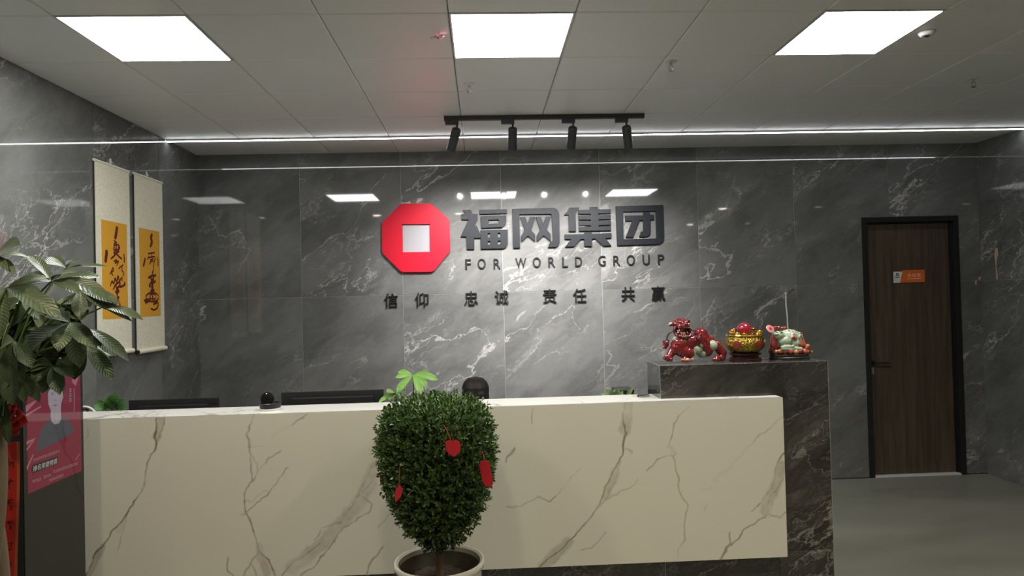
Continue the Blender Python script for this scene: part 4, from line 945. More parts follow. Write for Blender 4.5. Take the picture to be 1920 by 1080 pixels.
def small_pot(r, x, y, rad, hgt, mat):
    MB().lathe((x, y, WT), [(rad*.7, 0), (rad*.74, .004), (rad, hgt), (rad*.94, hgt), (rad*.9, hgt-.012)], 28).build('pot', mat, r, True)
    MB().lathe((x, y, WT), [(rad*.9, hgt-.016), (rad*.5, hgt-.008), (.003, hgt-.006)], 24).build('soil', M['soil'], r, True)
# young money tree behind the desk
Y0 = 4.30; c = onY(772, 745, Y0)
r = root('potted_seedling', (c[0], Y0, WT), 'young potted plant with bright palmate leaves behind the desk', 'potted plant')
small_pot(r, c[0], Y0, .08, .13, M['potwhite'])
h1, h2 = onY(774, 704, Y0), onY(741, 737, Y0-.04); bp = np.array([c[0], Y0, WT+.12])
s1 = MB().tube([bp, bp*.5+h1*.5+(.012, 0, 0), h1], [.006, .004, .0025], 8).build('stem', M['stalk'], r, True)
s2 = MB().tube([bp, bp*.6+h2*.4+(-.01, 0, .03), h2], [.005, .0035, .0022], 8).build('stem', M['stalk'], r, True)
for e_, yy, hw in [((741, 708), Y0-.02, 4.5), ((746, 697), Y0+.06, 5), ((744, 736), Y0-.08, 6.5), ((792, 740), Y0-.09, 7), ((802, 725), Y0-.05, 6), ((822, 712), Y0+.02, 6), ((808, 700), Y0+.07, 4)]:
    blade((774, 704), e_, Y0, yy, hw, M['fresh'], None, 'leaflet', part=s1, N=(0, -.75, .66))
for e_, yy, hw in [((709, 756), Y0-.145, 3.5), ((725, 736), Y0-.135, 3.5), ((761, 731), Y0, 4), ((752, 739), Y0-.05, 3), ((729, 750), Y0-.12, 5)]:
    blade((741, 737), e_, Y0-.04, yy, hw, M['fresh'], None, 'leaflet', part=s2, N=(0, -.75, .66))
h3 = onY(812, 744, Y0+.08); s3 = MB().tube([bp, bp*.5+h3*.5, h3], .003, 8).build('stem', M['stalk'], r, True)
for e_, hw in [((792, 742), 5), ((838, 746), 6), ((815, 730), 7), ((828, 736), 6)]: blade((812, 746), e_, Y0+.08, Y0+.05, hw, M['potho'], None, 'leaflet', part=s3, N=(0, -.8, .6))
# pothos at the left end
Y0 = 4.32; c = onY(205, 770, Y0)
r = root('potted_pothos', (c[0], Y0, WT), 'dark green leafy pothos at the left end behind the desk', 'potted plant')
small_pot(r, c[0], Y0, .09, .15, M['potwhite'])
rs = np.random.RandomState(5)
for b_, e_, hw in [((218, 768), (222, 733), 10), ((222, 766), (236, 748), 9), ((200, 768), (183, 748), 9), ((195, 768), (174, 760), 9), ((204, 766), (196, 743), 8), ((210, 768), (205, 750), 9), ((226, 770), (240, 764), 8), ((190, 772), (178, 772), 8), ((214, 772), (216, 752), 9), ((205, 774), (228, 770), 8)]:
    yy = Y0+rs.uniform(-.07, .05)
    s_ = MB().tube([(c[0]+rs.uniform(-.03, .03), Y0, WT+.14), onY(b_[0], b_[1]+6, yy), onY(*b_, yy)], .0025, 6).build('stem', M['stalk'], r, True)
    blade(b_, e_, yy, yy-.03, hw, M['potho'], None, 'leaf', part=s_, N=(rs.uniform(-.5, .5), -.8, .5), shape=(.72, 1.), tip=1.3)
# small variegated plant at the right end
Y0 = 4.22; c = onY(1152, 748, Y0)
r = root('variegated_plant', (c[0], Y0, WT), 'low yellow-green plant behind the desk near the pedestal', 'potted plant')
small_pot(r, c[0], Y0, .085, .27, M['potwhite'])
for b_, e_, hw in [((1174, 744), (1187, 724), 4.5), ((1150, 745), (1152, 729), 6), ((1155, 743), (1160, 728), 5), ((1146, 744), (1132, 738), 4), ((1150, 744), (1138, 730), 4.5), ((1162, 744), (1168, 733), 5), ((1142, 745), (1126, 739), 3.5), ((1158, 746), (1172, 740), 4), ((1145, 743), (1148, 733), 5)]:
    yy = Y0+rs.uniform(-.05, .04)
    s_ = MB().tube([(c[0]+rs.uniform(-.02, .02), Y0, WT+.26), onY(b_[0], b_[1]+5, yy), onY(*b_, yy)], .0025, 6).build('stem', M['stalk'], r, True)
    blade(b_, e_, yy, yy-.02, hw, M['pothovar'], None, 'leaf', part=s_, N=(rs.uniform(-.4, .4), -.8, .5), shape=(.6, 1.), tip=1.2)

# ================================================================== PERSON SEATED BEHIND THE DESK
SK = (.45, .25, .17)
hc = onY(892, 748, 4.62); HX = hc[0]; HT = onY(892, 707, 4.62)[2]      # head centre x, crown height
HY = 4.62; HZ = HT-.112
skin = []
tilt = .62
def hp(x, y, z):   # head space -> world; head bowed forward (towards the camera)
    yy, zz_ = y*math.cos(tilt)-z*-math.sin(tilt)*-1, z*math.cos(tilt)+y*math.sin(tilt)
    return (HX+x, HY+y*math.cos(tilt)-z*math.sin(tilt), HZ+z*math.cos(tilt)+y*math.sin(tilt))
skin += [(hp(0, 0, .01), (.074, .092, .092), SK), (hp(0, -.03, -.06), (.058, .062, .060), SK), (hp(0, -.05, -.095), (.036, .036, .026), SK)]
skin += [(hp(0, -.100+.002*k, -.022-.012*k), (.009+.002*k, .011+.002*k, .010), SK) for k in range(4)]
skin += [(hp(s_*.074, .008, -.02), (.010, .020, .030), SK) for s_ in (-1, 1)] + [(hp(s_*.034, -.075, -.035), (.022, .018, .02), SK) for s_ in (-1, 1)]
skin += [(hp(s_*.012, -.086, -.078), (.016, .010, .007), (.42, .16, .13)) for s_ in (-1, 1)]
NB = np.array([HX, HY+.055, HZ-.20]); skin += capsule(hp(0, .035, -.07), NB, .048, .056, SK)
SH = HZ-.235
def arm(s_):
    a = np.array([HX+s_*.17, HY+.07, SH]); e_ = np.array([HX+s_*.235, HY-.04, SH-.24]); w_ = np.array([HX+s_*.10, HY-.205, WT+.035])
    return a, e_, w_
for s_ in (-1, 1):
    a, e_, w_ = arm(s_)
    skin += capsule(e_, w_, .038, .026, SK)
    hd = (w_-e_)/np.linalg.norm(w_-e_); hd[2] = 0; hd = np.array([hd[0]*.4, -1, 0]); hd /= np.linalg.norm(hd); sd = np.array([-hd[1], hd[0], 0])*1.
    pc = w_+hd*.045+(0, 0, -.012); skin.append((tuple(pc), (.036, .044, .015), SK))
    for k, ln in enumerate((.062, .072, .068, .052)):
        o_ = pc+sd*(k-1.5)*.0185+hd*.034; m_ = o_+hd*ln*.55+(0, 0, .010); skin += capsule(o_, m_, .0092, .0088, SK)+capsule(m_, m_+hd*ln*.42+np.array([0, 0, -.014]), .0086, .0075, SK)
    th = pc-sd*s_*(-1)*.028-hd*.01; skin += capsule(th, th-sd*s_*(-1)*.028+hd*.035, .0105, .0085, SK)
# torso under the shirt, hips and legs keep the figure whole
torso = [((HX, HY+.075, SH-.05), (.165, .095, .085), SK), ((HX, HY+.085, SH-.18), (.150, .105, .14), SK), ((HX, HY+.10, SH-.34), (.150, .11, .13), SK)]
skin += torso
for s_ in (-1, 1):
    a, e_, w_ = arm(s_); skin += capsule(a, e_, .05, .042, SK)
    hip = (HX+s_*.085, HY+.11, .56); kn = (HX+s_*.11, HY-.26, .55); an = (HX+s_*.11, HY-.20, .10)
    skin += capsule(hip, kn, .085, .058, SK)+capsule(kn, an, .056, .036, SK)+[((an[0], an[1]-.06, .042), (.042, .115, .038), SK)]
pr_ = root('person', (HX, HY, 0), 'person with dark parted hair seated low behind the desk', 'person')
M['skin'] = vcol('skin', .5, .4); blob(skin, .0062, 2).build('body', M['skin'], pr_, 'all')
M['hair'] = pm('black_hair', (.012, .009, .008), .55, var=.4, scale=60, stretch=(6, 1, 1), bump=.5, spec=.25)
HC = (0, 0, 0)
hair = [(hp(s_*.024, .006, .030), (.070, .098, .086), HC) for s_ in (-1, 1)] + [(hp(0, .06, -.03), (.080, .07, .10), HC), (hp(0, .085, -.10), (.055, .045, .09), HC)]
hair += [(hp(s_*(.034+.006*k), -.066+.008*k, .050-.022*k), (.038, .034, .034), HC) for s_ in (-1, 1) for k in range(4)] + [(hp(s_*.074, -.012+.006*k, -.01-.028*k), (.018, .032, .03), HC) for s_ in (-1, 1) for k in range(4)]
blob(hair, .005, 3).build('hair', M['hair'], pr_, 'all')
top = [((HX, HY+.075, SH-.05), (.180, .108, .09), HC), ((HX, HY+.085, SH-.18), (.165, .118, .15), HC), ((HX, HY+.10, SH-.36), (.165, .125, .15), HC)]
for s_ in (-1, 1): a, e_, w_ = arm(s_); top += capsule(a, e_, .064, .054, HC)+capsule(e_, e_+(w_-e_)*.55, .052, .044, HC)
blob(top, .0075, 3).build('shirt', pm('charcoal_shirt', (.035, .035, .04), .8, bump=.2, scale=80), pr_, 'all')
trs = []
for s_ in (-1, 1):
    hip = (HX+s_*.085, HY+.11, .56); kn = (HX+s_*.11, HY-.26, .55); an = (HX+s_*.11, HY-.20, .16); trs += capsule(hip, kn, .096, .07, HC)+capsule(kn, an, .067, .05, HC)
trs.append(((HX, HY+.11, .56), (.15, .12, .10), HC))
blob(trs, .008, 2).build('trousers', pm('dark_trousers', (.02, .02, .025), .8), pr_, 'all')
M['eye'] = pm('eye_dark', (.05, .03, .025), .15)
for s_ in (-1, 1): MB().ball(hp(s_*.03, -.088, -.012), .011, 12).build('eye', M['eye'], pr_, True)
# office chair under the person
cr_ = root('office_chair', (HX, HY+.13, 0), 'black office chair under the seated person', 'chair')
MB().box(HX-.24, HX+.24, HY-.10, HY+.36, .395, .455, b=.02).build('seat', M['blackpl'], cr_)
MB().box(HX-.21, HX+.21, HY+.30, HY+.36, .56, .90, b=.02).build('backrest', M['blackpl'], cr_)
MB().box(HX-.03, HX+.03, HY+.361, HY+.38, .40, .70, b=.005).box(HX-.03, HX+.03, HY+.2, HY+.379, .37, .394).build('back_bar', M['black'], cr_)
MB().tube([(HX, HY+.13, .07), (HX, HY+.13, .394)], .025, 14).build('gas_stem', M['steel'], cr_, True)
for k in range(5):
    a = k*2*PI/5+.3; p1 = (HX+.29*math.cos(a), HY+.13+.29*math.sin(a), .062)
    lg = MB().tube([(HX, HY+.13, .09), p1], [.024, .015], 10).build('base_arm', M['black'], cr_, True)
    sub(MB().tube([(p1[0]-.012, p1[1], .028), (p1[0]+.012, p1[1], .028)], .028, 16), 'caster', M['blackpl'], lg, True)

# ================================================================== BOXWOOD TOPIARY
TYp = 3.25; ct = onY(822, 900, TYp); TX = ct[0]-.004; mpp = TYp/F
tz = lambda y: onY(822, y, TYp)[2]
tr_ = root('boxwood_topiary', (TX, TYp, 0), 'clipped round boxwood bush in a white pot before the desk', 'potted bush')
RZ = tz(1049)
pot = [(.125, 0), (.130, .006), (.150, .05), (.176, .16), (.192, .28), (.199, RZ-.055), (.203, RZ-.035), (.212, RZ-.028), (.2155, RZ-.012), (.211, RZ-.001), (.202, RZ), (.1915, RZ-.008), (.187, RZ-.03), (.178, RZ-.10)]
MB().lathe((TX, TYp, 0), pot, 64).build('pot', M['potwhite'], tr_, True)
M['potin'] = pm('pot_inside_brown', (.13, .115, .085), .5, var=.3)  # dark brown tone for the inner wall of the pot
MB().lathe((TX, TYp, 0), [(.1862, RZ-.028), (.1765, RZ-.105)], 48, cap=False).build('pot_lining', M['potin'], tr_, True)
mb = MB(); n = 48; vs = [(TX, TYp, RZ-.082)]; rs = np.random.RandomState(11)
for j in range(1, 9):
    for i in range(n): a = 2*PI*i/n; rr = .1778*j/8; vs.append((TX+rr*math.cos(a), TYp+rr*math.sin(a), RZ-.094+rs.uniform(-.006, .008)+.012*(1-j/8)))
fs = [(0, 1+i, 1+(i+1) % n) for i in range(n)]+[(1+(j-1)*n+i, 1+j*n+i, 1+j*n+(i+1) % n, 1+(j-1)*n+(i+1) % n) for j in range(1, 8) for i in range(n)]
mb.add(vs, fs).build('soil', M['soil'], tr_)
MB().tube([(TX, TYp, RZ-.12), (TX+.001, TYp, RZ-.03), (TX-.001, TYp, RZ+.04), (TX+.002, TYp, RZ+.16), (TX, TYp, RZ+.34)], [.021, .0185, .0175, .016, .008], 14).build('trunk', M['bark'], tr_, True)
prof = [(757, 62), (766, 82), (780, 96), (800, 104), (830, 107), (860, 106), (890, 101), (920, 91), (945, 81), (968, 68), (985, 54), (1000, 36), (1012, 16)]
PY = np.array([p[0] for p in prof]); PR = np.array([p[1] for p in prof])
pz = np.array([tz(y) for y in PY])[::-1]; prr = (PR*mpp)[::-1]
rad = lambda z: np.interp(z, pz, prr)
def boxwood():
    rs = np.random.RandomState(21); V = []; Fc = []; Cc = []
    def leaf(p, d, nrm, L, w, col):
        s_ = np.cross(d, nrm); s_ /= np.linalg.norm(s_)+1e-9; nn = np.cross(s_, d); o = len(V)
        a_, b_ = s_*w+nn*w*.35, -s_*w+nn*w*.35
        V.extend([p, p+d*L*.3+a_*.85, p+d*L*.66+a_, p+d*L*.93+a_*.5, p+d*L*.93+b_*.5, p+d*L*.66+b_, p+d*L*.3+b_*.85, p+d*L*.98])
        Fc.extend([(o, o+1, o+2, o+3, o+7), (o, o+7, o+4, o+5, o+6)]); Cc.extend([col]*8)
    zmin, zmax = pz[0], pz[-1]
    def sprig(p, d, n_, spread, L0, tone):
        for k in range(n_):
            t = (k+.5)/n_; b = p+d*(L0*t); a = rs.uniform(0, 2*PI)
            ref = np.array([0, 0, 1.]) if abs(d[2]) < .9 else np.array([1., 0, 0]); e1 = np.cross(d, ref); e1 /= np.linalg.norm(e1); e2 = np.cross(d, e1)
            for a_ in (a, a+PI):
                out = math.cos(a_)*e1+math.sin(a_)*e2; ld = d*(.55+.5*t)+out*spread; ld /= np.linalg.norm(ld)
                nr = d-ld*(d@ld)+rs.normal(0, .25, 3); g = tone*rs.uniform(.65, 1.35)
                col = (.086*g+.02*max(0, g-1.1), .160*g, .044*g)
                leaf(b, ld, nr, rs.uniform(.017, .026), rs.uniform(.0038, .0056), col)
    cnt = 0
    while cnt < 2050:
        z = rs.uniform(zmin, zmax); R0 = float(rad(z))
        if rs.rand() > R0/.28+.06: continue
        a = rs.uniform(0, 2*PI); dr_ = (float(rad(min(z+.01, zmax)))-float(rad(max(z-.01, zmin))))/.02
        nrm = np.array([math.cos(a), math.sin(a), -dr_]); nrm /= np.linalg.norm(nrm)
        p = np.array([TX+math.cos(a)*R0*.90, TYp+math.sin(a)*R0*.90, z])
        d = nrm*.8+np.array([0, 0, .75])+rs.normal(0, .33, 3); d /= np.linalg.norm(d)
        lump = 1+.5*math.sin(a*5+z*31)*math.sin(z*23+a*2)
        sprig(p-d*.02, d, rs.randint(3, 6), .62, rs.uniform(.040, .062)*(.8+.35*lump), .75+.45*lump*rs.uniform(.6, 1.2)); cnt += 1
    for _ in range(330):       # flat crown
        a = rs.uniform(0, 2*PI); rr = math.sqrt(rs.rand())*.20; p = np.array([TX+rr*math.cos(a), TYp+rr*math.sin(a), zmax-.055*(rr/.2)**3-.03])
        d = np.array([math.cos(a)*.35, math.sin(a)*.35, 1.])+rs.normal(0, .25, 3); d /= np.linalg.norm(d)
        sprig(p, d, rs.randint(3, 6), .6, rs.uniform(.035, .065), rs.uniform(.8, 1.3))
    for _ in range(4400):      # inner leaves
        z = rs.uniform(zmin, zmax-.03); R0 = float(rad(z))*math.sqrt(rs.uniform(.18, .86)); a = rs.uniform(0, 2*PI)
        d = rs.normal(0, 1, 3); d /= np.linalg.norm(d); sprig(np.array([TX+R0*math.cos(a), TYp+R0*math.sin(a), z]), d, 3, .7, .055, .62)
    mb = MB(); mb.v = [tuple(p) for p in V]; mb.f = Fc; mb.c = Cc; return mb
M['boxleaf'] = vcol('boxwood_leaf', .34, .55)
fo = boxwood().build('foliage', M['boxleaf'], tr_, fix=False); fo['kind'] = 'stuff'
tw = MB(); rs = np.random.RandomState(4)
for k in range(26):
    a = rs.uniform(0, 2*PI); z = rs.uniform(pz[0]+.1, pz[-1]-.06); R0 = float(rad(z))*.86
    tw.tube([(TX, TYp, min(RZ+.30, z-.10)), (TX+R0*.5*math.cos(a), TYp+R0*.5*math.sin(a), z-.06), (TX+R0*math.cos(a), TYp+R0*math.sin(a), z)], [.006, .004, .002], 6)
o = tw.build('branches', M['bark'], tr_, True); o['kind'] = 'stuff'

# red wish tags hanging in the bush
M['tagred'] = pm('red_card', (.60, .020, .040), .45, var=.12, scale=14); M['tagdark'] = pm('deep_red_card', (.20, .008, .018), .45, var=.12, scale=14); M['string'] = pm('red_string', (.35, .03, .03), .7)
def hang_tag(poly, Y, strg, mat, lab, thick=.0022, swing=0., ys=None):
    P = [onY(x, y, Y) for x, y in poly]; c = np.mean(P, 0)
    r = root('wish_tag', (c[0], Y, min(p[2] for p in P)), lab, 'tag', 'red tags in the bush')
    f0 = lambda x, z: (x, Y+(x-c[0])*swing, z); f1 = lambda x, z: (x, Y+thick+(x-c[0])*swing, z)
    MB().prism([(p[0], p[2]) for p in P], f0, f1).build('card', mat, r)
    S_ = [onY(x, y, Y+.002+(ys or 0)*(1-i/(len(strg)-1))) for i, (x, y) in enumerate(strg)]
    MB().tube(S_, .0016, 8).build('string', M['string'], r, True)
hang_tag([(835, 829), (840, 825), (848, 827), (855, 824), (862, 829), (864, 841), (861, 850), (852, 856), (842, 852), (836, 844)], 2.955, [(831, 796), (837, 806), (842, 816), (846, 829)], M['tagred'], 'red octagonal paper tag on the front of the bush', ys=.03)
hang_tag([(898, 872), (903, 865), (911, 863), (918, 868), (925, 905), (921, 912), (911, 912), (905, 905)], 3.03, [(904, 846), (907, 855), (909, 868)], M['tagred'], 'long red tag hanging at the right side of the bush', swing=-.4, ys=.03)
hang_tag([(740, 929), (742, 917), (749, 910), (755, 917), (752, 931), (742, 942)], 2.975, [(750, 872), (749, 890), (748, 914)], M['tagred'], 'small pointed red tag low on the left of the bush', swing=.3, ys=.03)
hang_tag([(711, 866), (717, 862), (728, 864), (729, 906), (713, 908)], 3.22, [(720, 842), (720, 864)], M['tagdark'], 'dark red rectangular tag behind the left edge of the bush')

# ================================================================== DIGITAL SIGNAGE KIOSK
KX, K0, K1, KT = -2.0, 3.045, 3.492, 1.60
kr = root('signage_kiosk', (KX-.04, (K0+K1)/2, 0), 'black upright display kiosk showing a red poster beside the desk', 'kiosk')
MB().box(KX-.062, KX-.0062, K0, K1, .03, KT, b=.004).build('body', M['blackpl'], kr)
MB().box(KX-.006, KX-.0012, K0+.002, K1-.002, .032, KT-.002, b=.001).build('front_glass', M['blackgl'], kr)
MB().box(KX-.16, KX+.10, K0-.02, K1+.02, 0, .03, b=.004).build('base_plate', M['black'], kr)
def scr(name, col, s_=1.):
    k = NT(name, .05, 0, .5); f = k.noise(k.n('TexCoord').outputs['Object'], 30., 2.)
    k.set(k.b, {'Base Color': (.008, .008, .008, 1), 'Emission Color': k.mix(f, tuple(np.array(col)*.9), tuple(np.array(col)*1.08)), 'Emission Strength': s_}); return k.m
KS = .24
sc_red = scr('poster_red', (.28, .012, .045), KS); sc_pink = scr('poster_pink', (.55, .18, .24), KS); sc_white = scr('poster_white', (.62, .60, .58), KS); sc_hair = scr('poster_hair', (.03, .035, .05), KS)
sc_skin = scr('poster_skin', (.50, .42, .46), KS); sc_grey = scr('poster_grey', (.075, .085, .10), KS); sc_dk = scr('poster_black', (.010, .010, .012), KS); sc_feat = scr('poster_features', (.22, .16, .20), KS)
layer = [0]
def spoly(name, polys, mat, parent=None):
    layer[0] += 1; X = KX-.0011+.00012*layer[0]; mb = MB()
    for pl in polys:
        P = [onX(x, y, KX) for x, y in pl]; n = len(P); mb.add([(X, p[1], p[2]) for p in P], [tuple(range(n))])
    return mb.build(name, mat, kr, fix=False)
ZA = lambda pl: [(40+x/7.715, 660+y/7.715) for x, y in pl]
ZB = lambda pl: [(40+x/7.715, 820+y/7.715) for x, y in pl]
p0, p1 = onX(52, 928, KX), onX(156, 880, KX); zb_ = .940
X = KX-.0010
MB().add([(X, 3.072, zb_), (X, 3.470, zb_), (X, 3.470, 1.575), (X, 3.072, 1.575)], [(0, 1, 2, 3)]).build('poster_background', sc_red, kr, fix=False)
for pl_ in [ZA([(65, 780), (210, 700), (235, 660), (250, 680), (90, 860), (70, 880)]), ZA([(70, 900), (280, 780), (300, 790), (75, 935)]), ZA([(740, 400), (850, 260), (855, 300), (790, 490), (735, 440)]), ZA([(560, 60), (590, 100), (570, 230), (555, 220)]), ZA([(840, 200), (860, 190), (800, 300), (780, 310)]),
     ZB([(80, 60), (200, 10), (210, 20), (80, 110)]), ZB([(80, 430), (180, 230), (185, 250), (85, 480)]), ZB([(80, 160), (180, 40), (190, 50), (82, 200)]), ZB([(780, 330), (850, 225), (855, 232), (790, 335)]), ZA([(240, 160), (305, 190), (270, 240), (200, 250)])]: layer[0] = 0; spoly('poster_streak', [pl_], sc_pink)
spoly('portrait_body', [[(69, 848), (70, 835), (76, 806), (88, 792), (97, 783), (118, 783), (130, 788), (137, 800), (139, 810), (119, 822)]], sc_grey)
spoly('portrait_hair', [ZA([(340, 500), (370, 400), (470, 340), (600, 350), (650, 470), (620, 620), (560, 560), (400, 580), (375, 620)])], sc_hair)
spoly('portrait_face', [ZA([(385, 600), (400, 560), (440, 520), (470, 440), (520, 520), (600, 570), (605, 650), (580, 740), (572, 830), (580, 960), (550, 1030), (490, 1050), (440, 1010), (425, 930), (430, 850), (395, 760)])], sc_skin)
spoly('portrait_features', [ZA([(430, 590), (470, 585), (472, 598), (432, 602)]), ZA([(435, 612), (468, 608), (468, 620), (437, 624)]), ZA([(515, 580), (560, 590), (558, 600), (515, 592)]), ZA([(515, 604), (555, 610), (553, 622), (515, 616)]), ZA([(478, 690), (505, 694), (500, 704), (480, 700)]), ZA([(460, 760), (525, 765), (505, 782), (475, 780)])], sc_feat)
spoly('headline_backing', [ZB([(150, 450), (170, 400), (525, 275), (530, 370), (175, 520), (155, 510)])], sc_dk)
def stext(txt, a, b, hpx, mat, name):
    layer[0] += 1; X = KX-.0011+.00012*layer[0]
    A, B = onX(*a, KX), onX(*b, KX); vs, fs = text_geo(txt, .0002, .008)
    w = abs(B[1]-A[1]); vs = fit_text(vs, w, hpx*.00235); sl = (B[2]-A[2])/(B[1]-A[1]); 
    MB().add([(X, (A[1]+B[1])/2+v[0]+v[1]*.15, (A[2]+B[2])/2+v[1]+v[0]*sl) for v in vs], fs).build(name, mat, kr, fix=False)
stext('排名荣登榜首', ZB([(172, 460)])[0], ZB([(520, 335)])[0], 10.5, sc_white, 'headline')
def dashes(a, b, n, hpx):
    out = []
    for i in range(n):
        t0, t1 = (i+.08)/n, (i+.85)/n
        x0, y0, x1, y1 = a[0]+(b[0]-a[0])*t0, a[1]+(b[1]-a[1])*t0, a[0]+(b[0]-a[0])*t1, a[1]+(b[1]-a[1])*t1
        out += [[(x0, y0-hpx/2), (x1, y1-hpx/2), (x1, y1-hpx/8), (x0, y0-hpx/8)], [(x0, y0+hpx/6), (x1, y1+hpx/6), (x1, y1+hpx/2), (x0, y0+hpx/2)]]
    return out
ln = []
for a, b, n, hp_ in [((170, 335), (555, 195), 14, 4.6), ((160, 640), (290, 600), 4, 4.6), ((320, 580), (430, 540), 4, 4.6), ((465, 500), (815, 375), 13, 4.6), ((400, 625), (610, 545), 9, 4.6)]:
    (A,), (B,) = ZB([a]), ZB([b]); ln += dashes(A, B, n, hp_)
for (x, y0, y1, n, w) in [(710, 530, 740, 3, 30), (765, 520, 870, 13, 18)]:
    for i in range(n): t = y0+(y1-y0)*i/n; hh = (y1-y0)/n*.75; ln += [ZA([(x-w/2, t), (x+w/2, t-w*.2), (x+w/2, t+hh*.4-w*.2), (x-w/2, t+hh*.4)]), ZA([(x-w/2, t+hh*.6), (x+w/2, t+hh*.6-w*.2), (x+w/2, t+hh-w*.2), (x-w/2, t+hh)])]
spoly('small_print', ln, scr('poster_small_print', (.36, .24, .26), KS))

# ================================================================== MONEY TREE IN THE NEAR LEFT CORNER
MY = 2.20; tx = onY(-22, 900, MY)[0]
mt = root('money_tree', (tx, MY, 0), 'tall money tree with large drooping green leaves', 'potted tree')
MB().lathe((tx, MY, 0), [(.14, 0), (.145, .005), (.19, .36), (.20, .40), (.185, .40), (.178, .36)], 40).build('pot', M['potwhite'], mt, True)
MB().lathe((tx, MY, 0), [(.178, .352), (.10, .36), (.003, .362)], 32).build('soil', M['soil'], mt, True)
M['mtbark'] = pm('money_tree_bark', (.12, .085, .05), .75, var=.25, scale=14, bump=.4, stretch=(2, 2, .5))
for k in range(3):
    pts = [(tx+.026*math.cos(t*5.5+k*2.094), MY+.026*math.sin(t*5.5+k*2.094), .35+1.05*t) for t in np.linspace(0, 1, 26)]
    MB().tube(pts, [.030-.006*t for t in np.linspace(0, 1, 26)], 12).build('trunk', M['mtbark'], mt, True)
rs = np.random.RandomState(9)
crown = np.array([tx+.01, MY, 1.42])
# compound leaves traced from the photograph: hub, leaflets (tip, half width, depth change)
comp = [
 ((-12, 486), 2.10, [((38, 459), 12, -.06), ((56, 484), 7, .05), ((16, 505), 9, -.1), ((-40, 470), 10, 0), ((30, 515), 9, -.08)]),
 ((97, 527), 2.16, [((53, 479), 10, .10), ((143, 510), 8.5, -.04), ((190, 520), 8, .05), ((209, 563), 11.5, -.06), ((149, 552), 11, -.10), ((22, 541), 9, -.06), ((40, 519), 8, .08)]),
 ((125, 503), 2.34, [((94, 480), 8, .05), ((78, 493), 9, -.05), ((203, 501), 3.5, .02), ((148, 490), 5, -.03), ((135, 487), 5, .04)]),
 ((12, 541), 2.08, [((118, 599), 16, -.10), ((3, 634), 15, -.08), ((92, 520), 7, .08), ((-30, 600), 12, -.05), ((80, 552), 9, .02)]),
 ((150, 545), 2.30, [((225, 570), 10, -.04), ((207, 583), 9, -.03), ((248, 603), 8, -.03), ((150, 600), 13, -.08), ((170, 575), 11, .02)]),
 ((190, 577), 2.28, [((269, 600), 7.5, -.03), ((205, 556), 6, .04)]),
 ((132, 605), 2.20, [((56, 662), 19, -.08), ((176, 652), 15, -.08), ((150, 690), 17, -.04), ((90, 590), 12, .06), ((110, 660), 16, -.1)]),
 ((160, 613), 2.26, [((242, 678), 10.5, -.05), ((219, 669), 13, .02), ((190, 650), 12, -.02)]),
 ((158, 645), 2.32, [((212, 714), 14, -.04), ((140, 712), 18, -.04), ((205, 700), 10, .04)]),
 ((98, 686), 2.22, [((113, 740), 14, -.06), ((139, 707), 10, -.02), ((60, 715), 14, -.02), ((80, 738), 13, -.04), ((62, 690), 12, .02)]),
 ((26, 640), 2.12, [((21, 724), 14, -.05), ((2, 650), 10, 0), ((60, 690), 14, -.02), ((45, 720), 13, -.02)]),
 ((34, 690), 2.16, [((25, 760), 13, -.04), ((60, 745), 13, 0), ((5, 735), 11, 0), ((75, 755), 9, .04), ((48, 757), 10, -.03)]),
 ((12, 745), 2.24, [((18, 834), 8.5, -.02), ((4, 800), 8, .02)]),
 ((60, 590), 2.30, [((120, 640), 16, .0), ((20, 620), 15, .0), ((70, 660), 17, -.02), ((100, 620), 14, .05)]),
 ((80, 640), 2.36, [((140, 670), 16, 0), ((40, 690), 16, 0), ((90, 710), 15, 0), ((30, 650), 14, .03)]),
 ((110, 570), 2.38, [((160, 600), 14, 0), ((70, 600), 14, 0), ((120, 630), 14, 0), ((170, 560), 10, 0)]),
 ((40, 560), 2.30, [((80, 600), 13, 0), ((10, 590), 12, 0), ((50, 620), 13, 0)])]
rf = np.random.RandomState(31)
for hx_, hy_ in [(30, 575), (75, 570), (120, 590), (50, 610), (95, 625), (140, 625), (25, 650), (70, 660), (115, 660), (45, 690), (85, 680), (130, 575), (15, 600), (60, 640), (20, 700), (150, 600), (45, 585), (25, 560), (60, 575), (10, 575), (35, 620)]:
    a0 = rf.uniform(0, 6.28); lf = []
    for k in range(5):
        a = a0+k*1.256+rf.uniform(-.25, .25); L_ = rf.uniform(42, 62); tx_, ty_ = hx_+L_*math.cos(a), hy_+14+L_*.7*math.sin(a)
        if tx_ > 168 or ty_ > 745 or ty_ < 545: continue
        lf.append(((tx_, ty_), rf.uniform(12, 16), rf.uniform(-.05, .05)))
    comp.append(((hx_, hy_), rf.uniform(2.32, 2.46), lf))
for hub, Yh, lf in comp:
    H = onY(*hub, Yh); mid = (crown+H)/2+(0, 0, .05+.04*rs.rand())
    st_ = MB().tube([crown+rs.normal(0, .015, 3), crown*.7+mid*.3, mid, mid*.4+H*.6+(0, 0, .012), H], [.0036, .0032, .0029, .0027, .0024], 8).build('leaf_stalk', M['stalk'], mt, True)
    for tip_, hw, dY in lf:
        N = np.array([rs.uniform(-.3, .3), -.55+rs.uniform(-.2, .2), .75])
        blade(hub, tip_, Yh, Yh+dY, hw*.98, M['pachira'], None, 'leaflet', part=st_, N=N, droop=rs.uniform(.05, .12), fold=.22, shape=(.46, 1.))

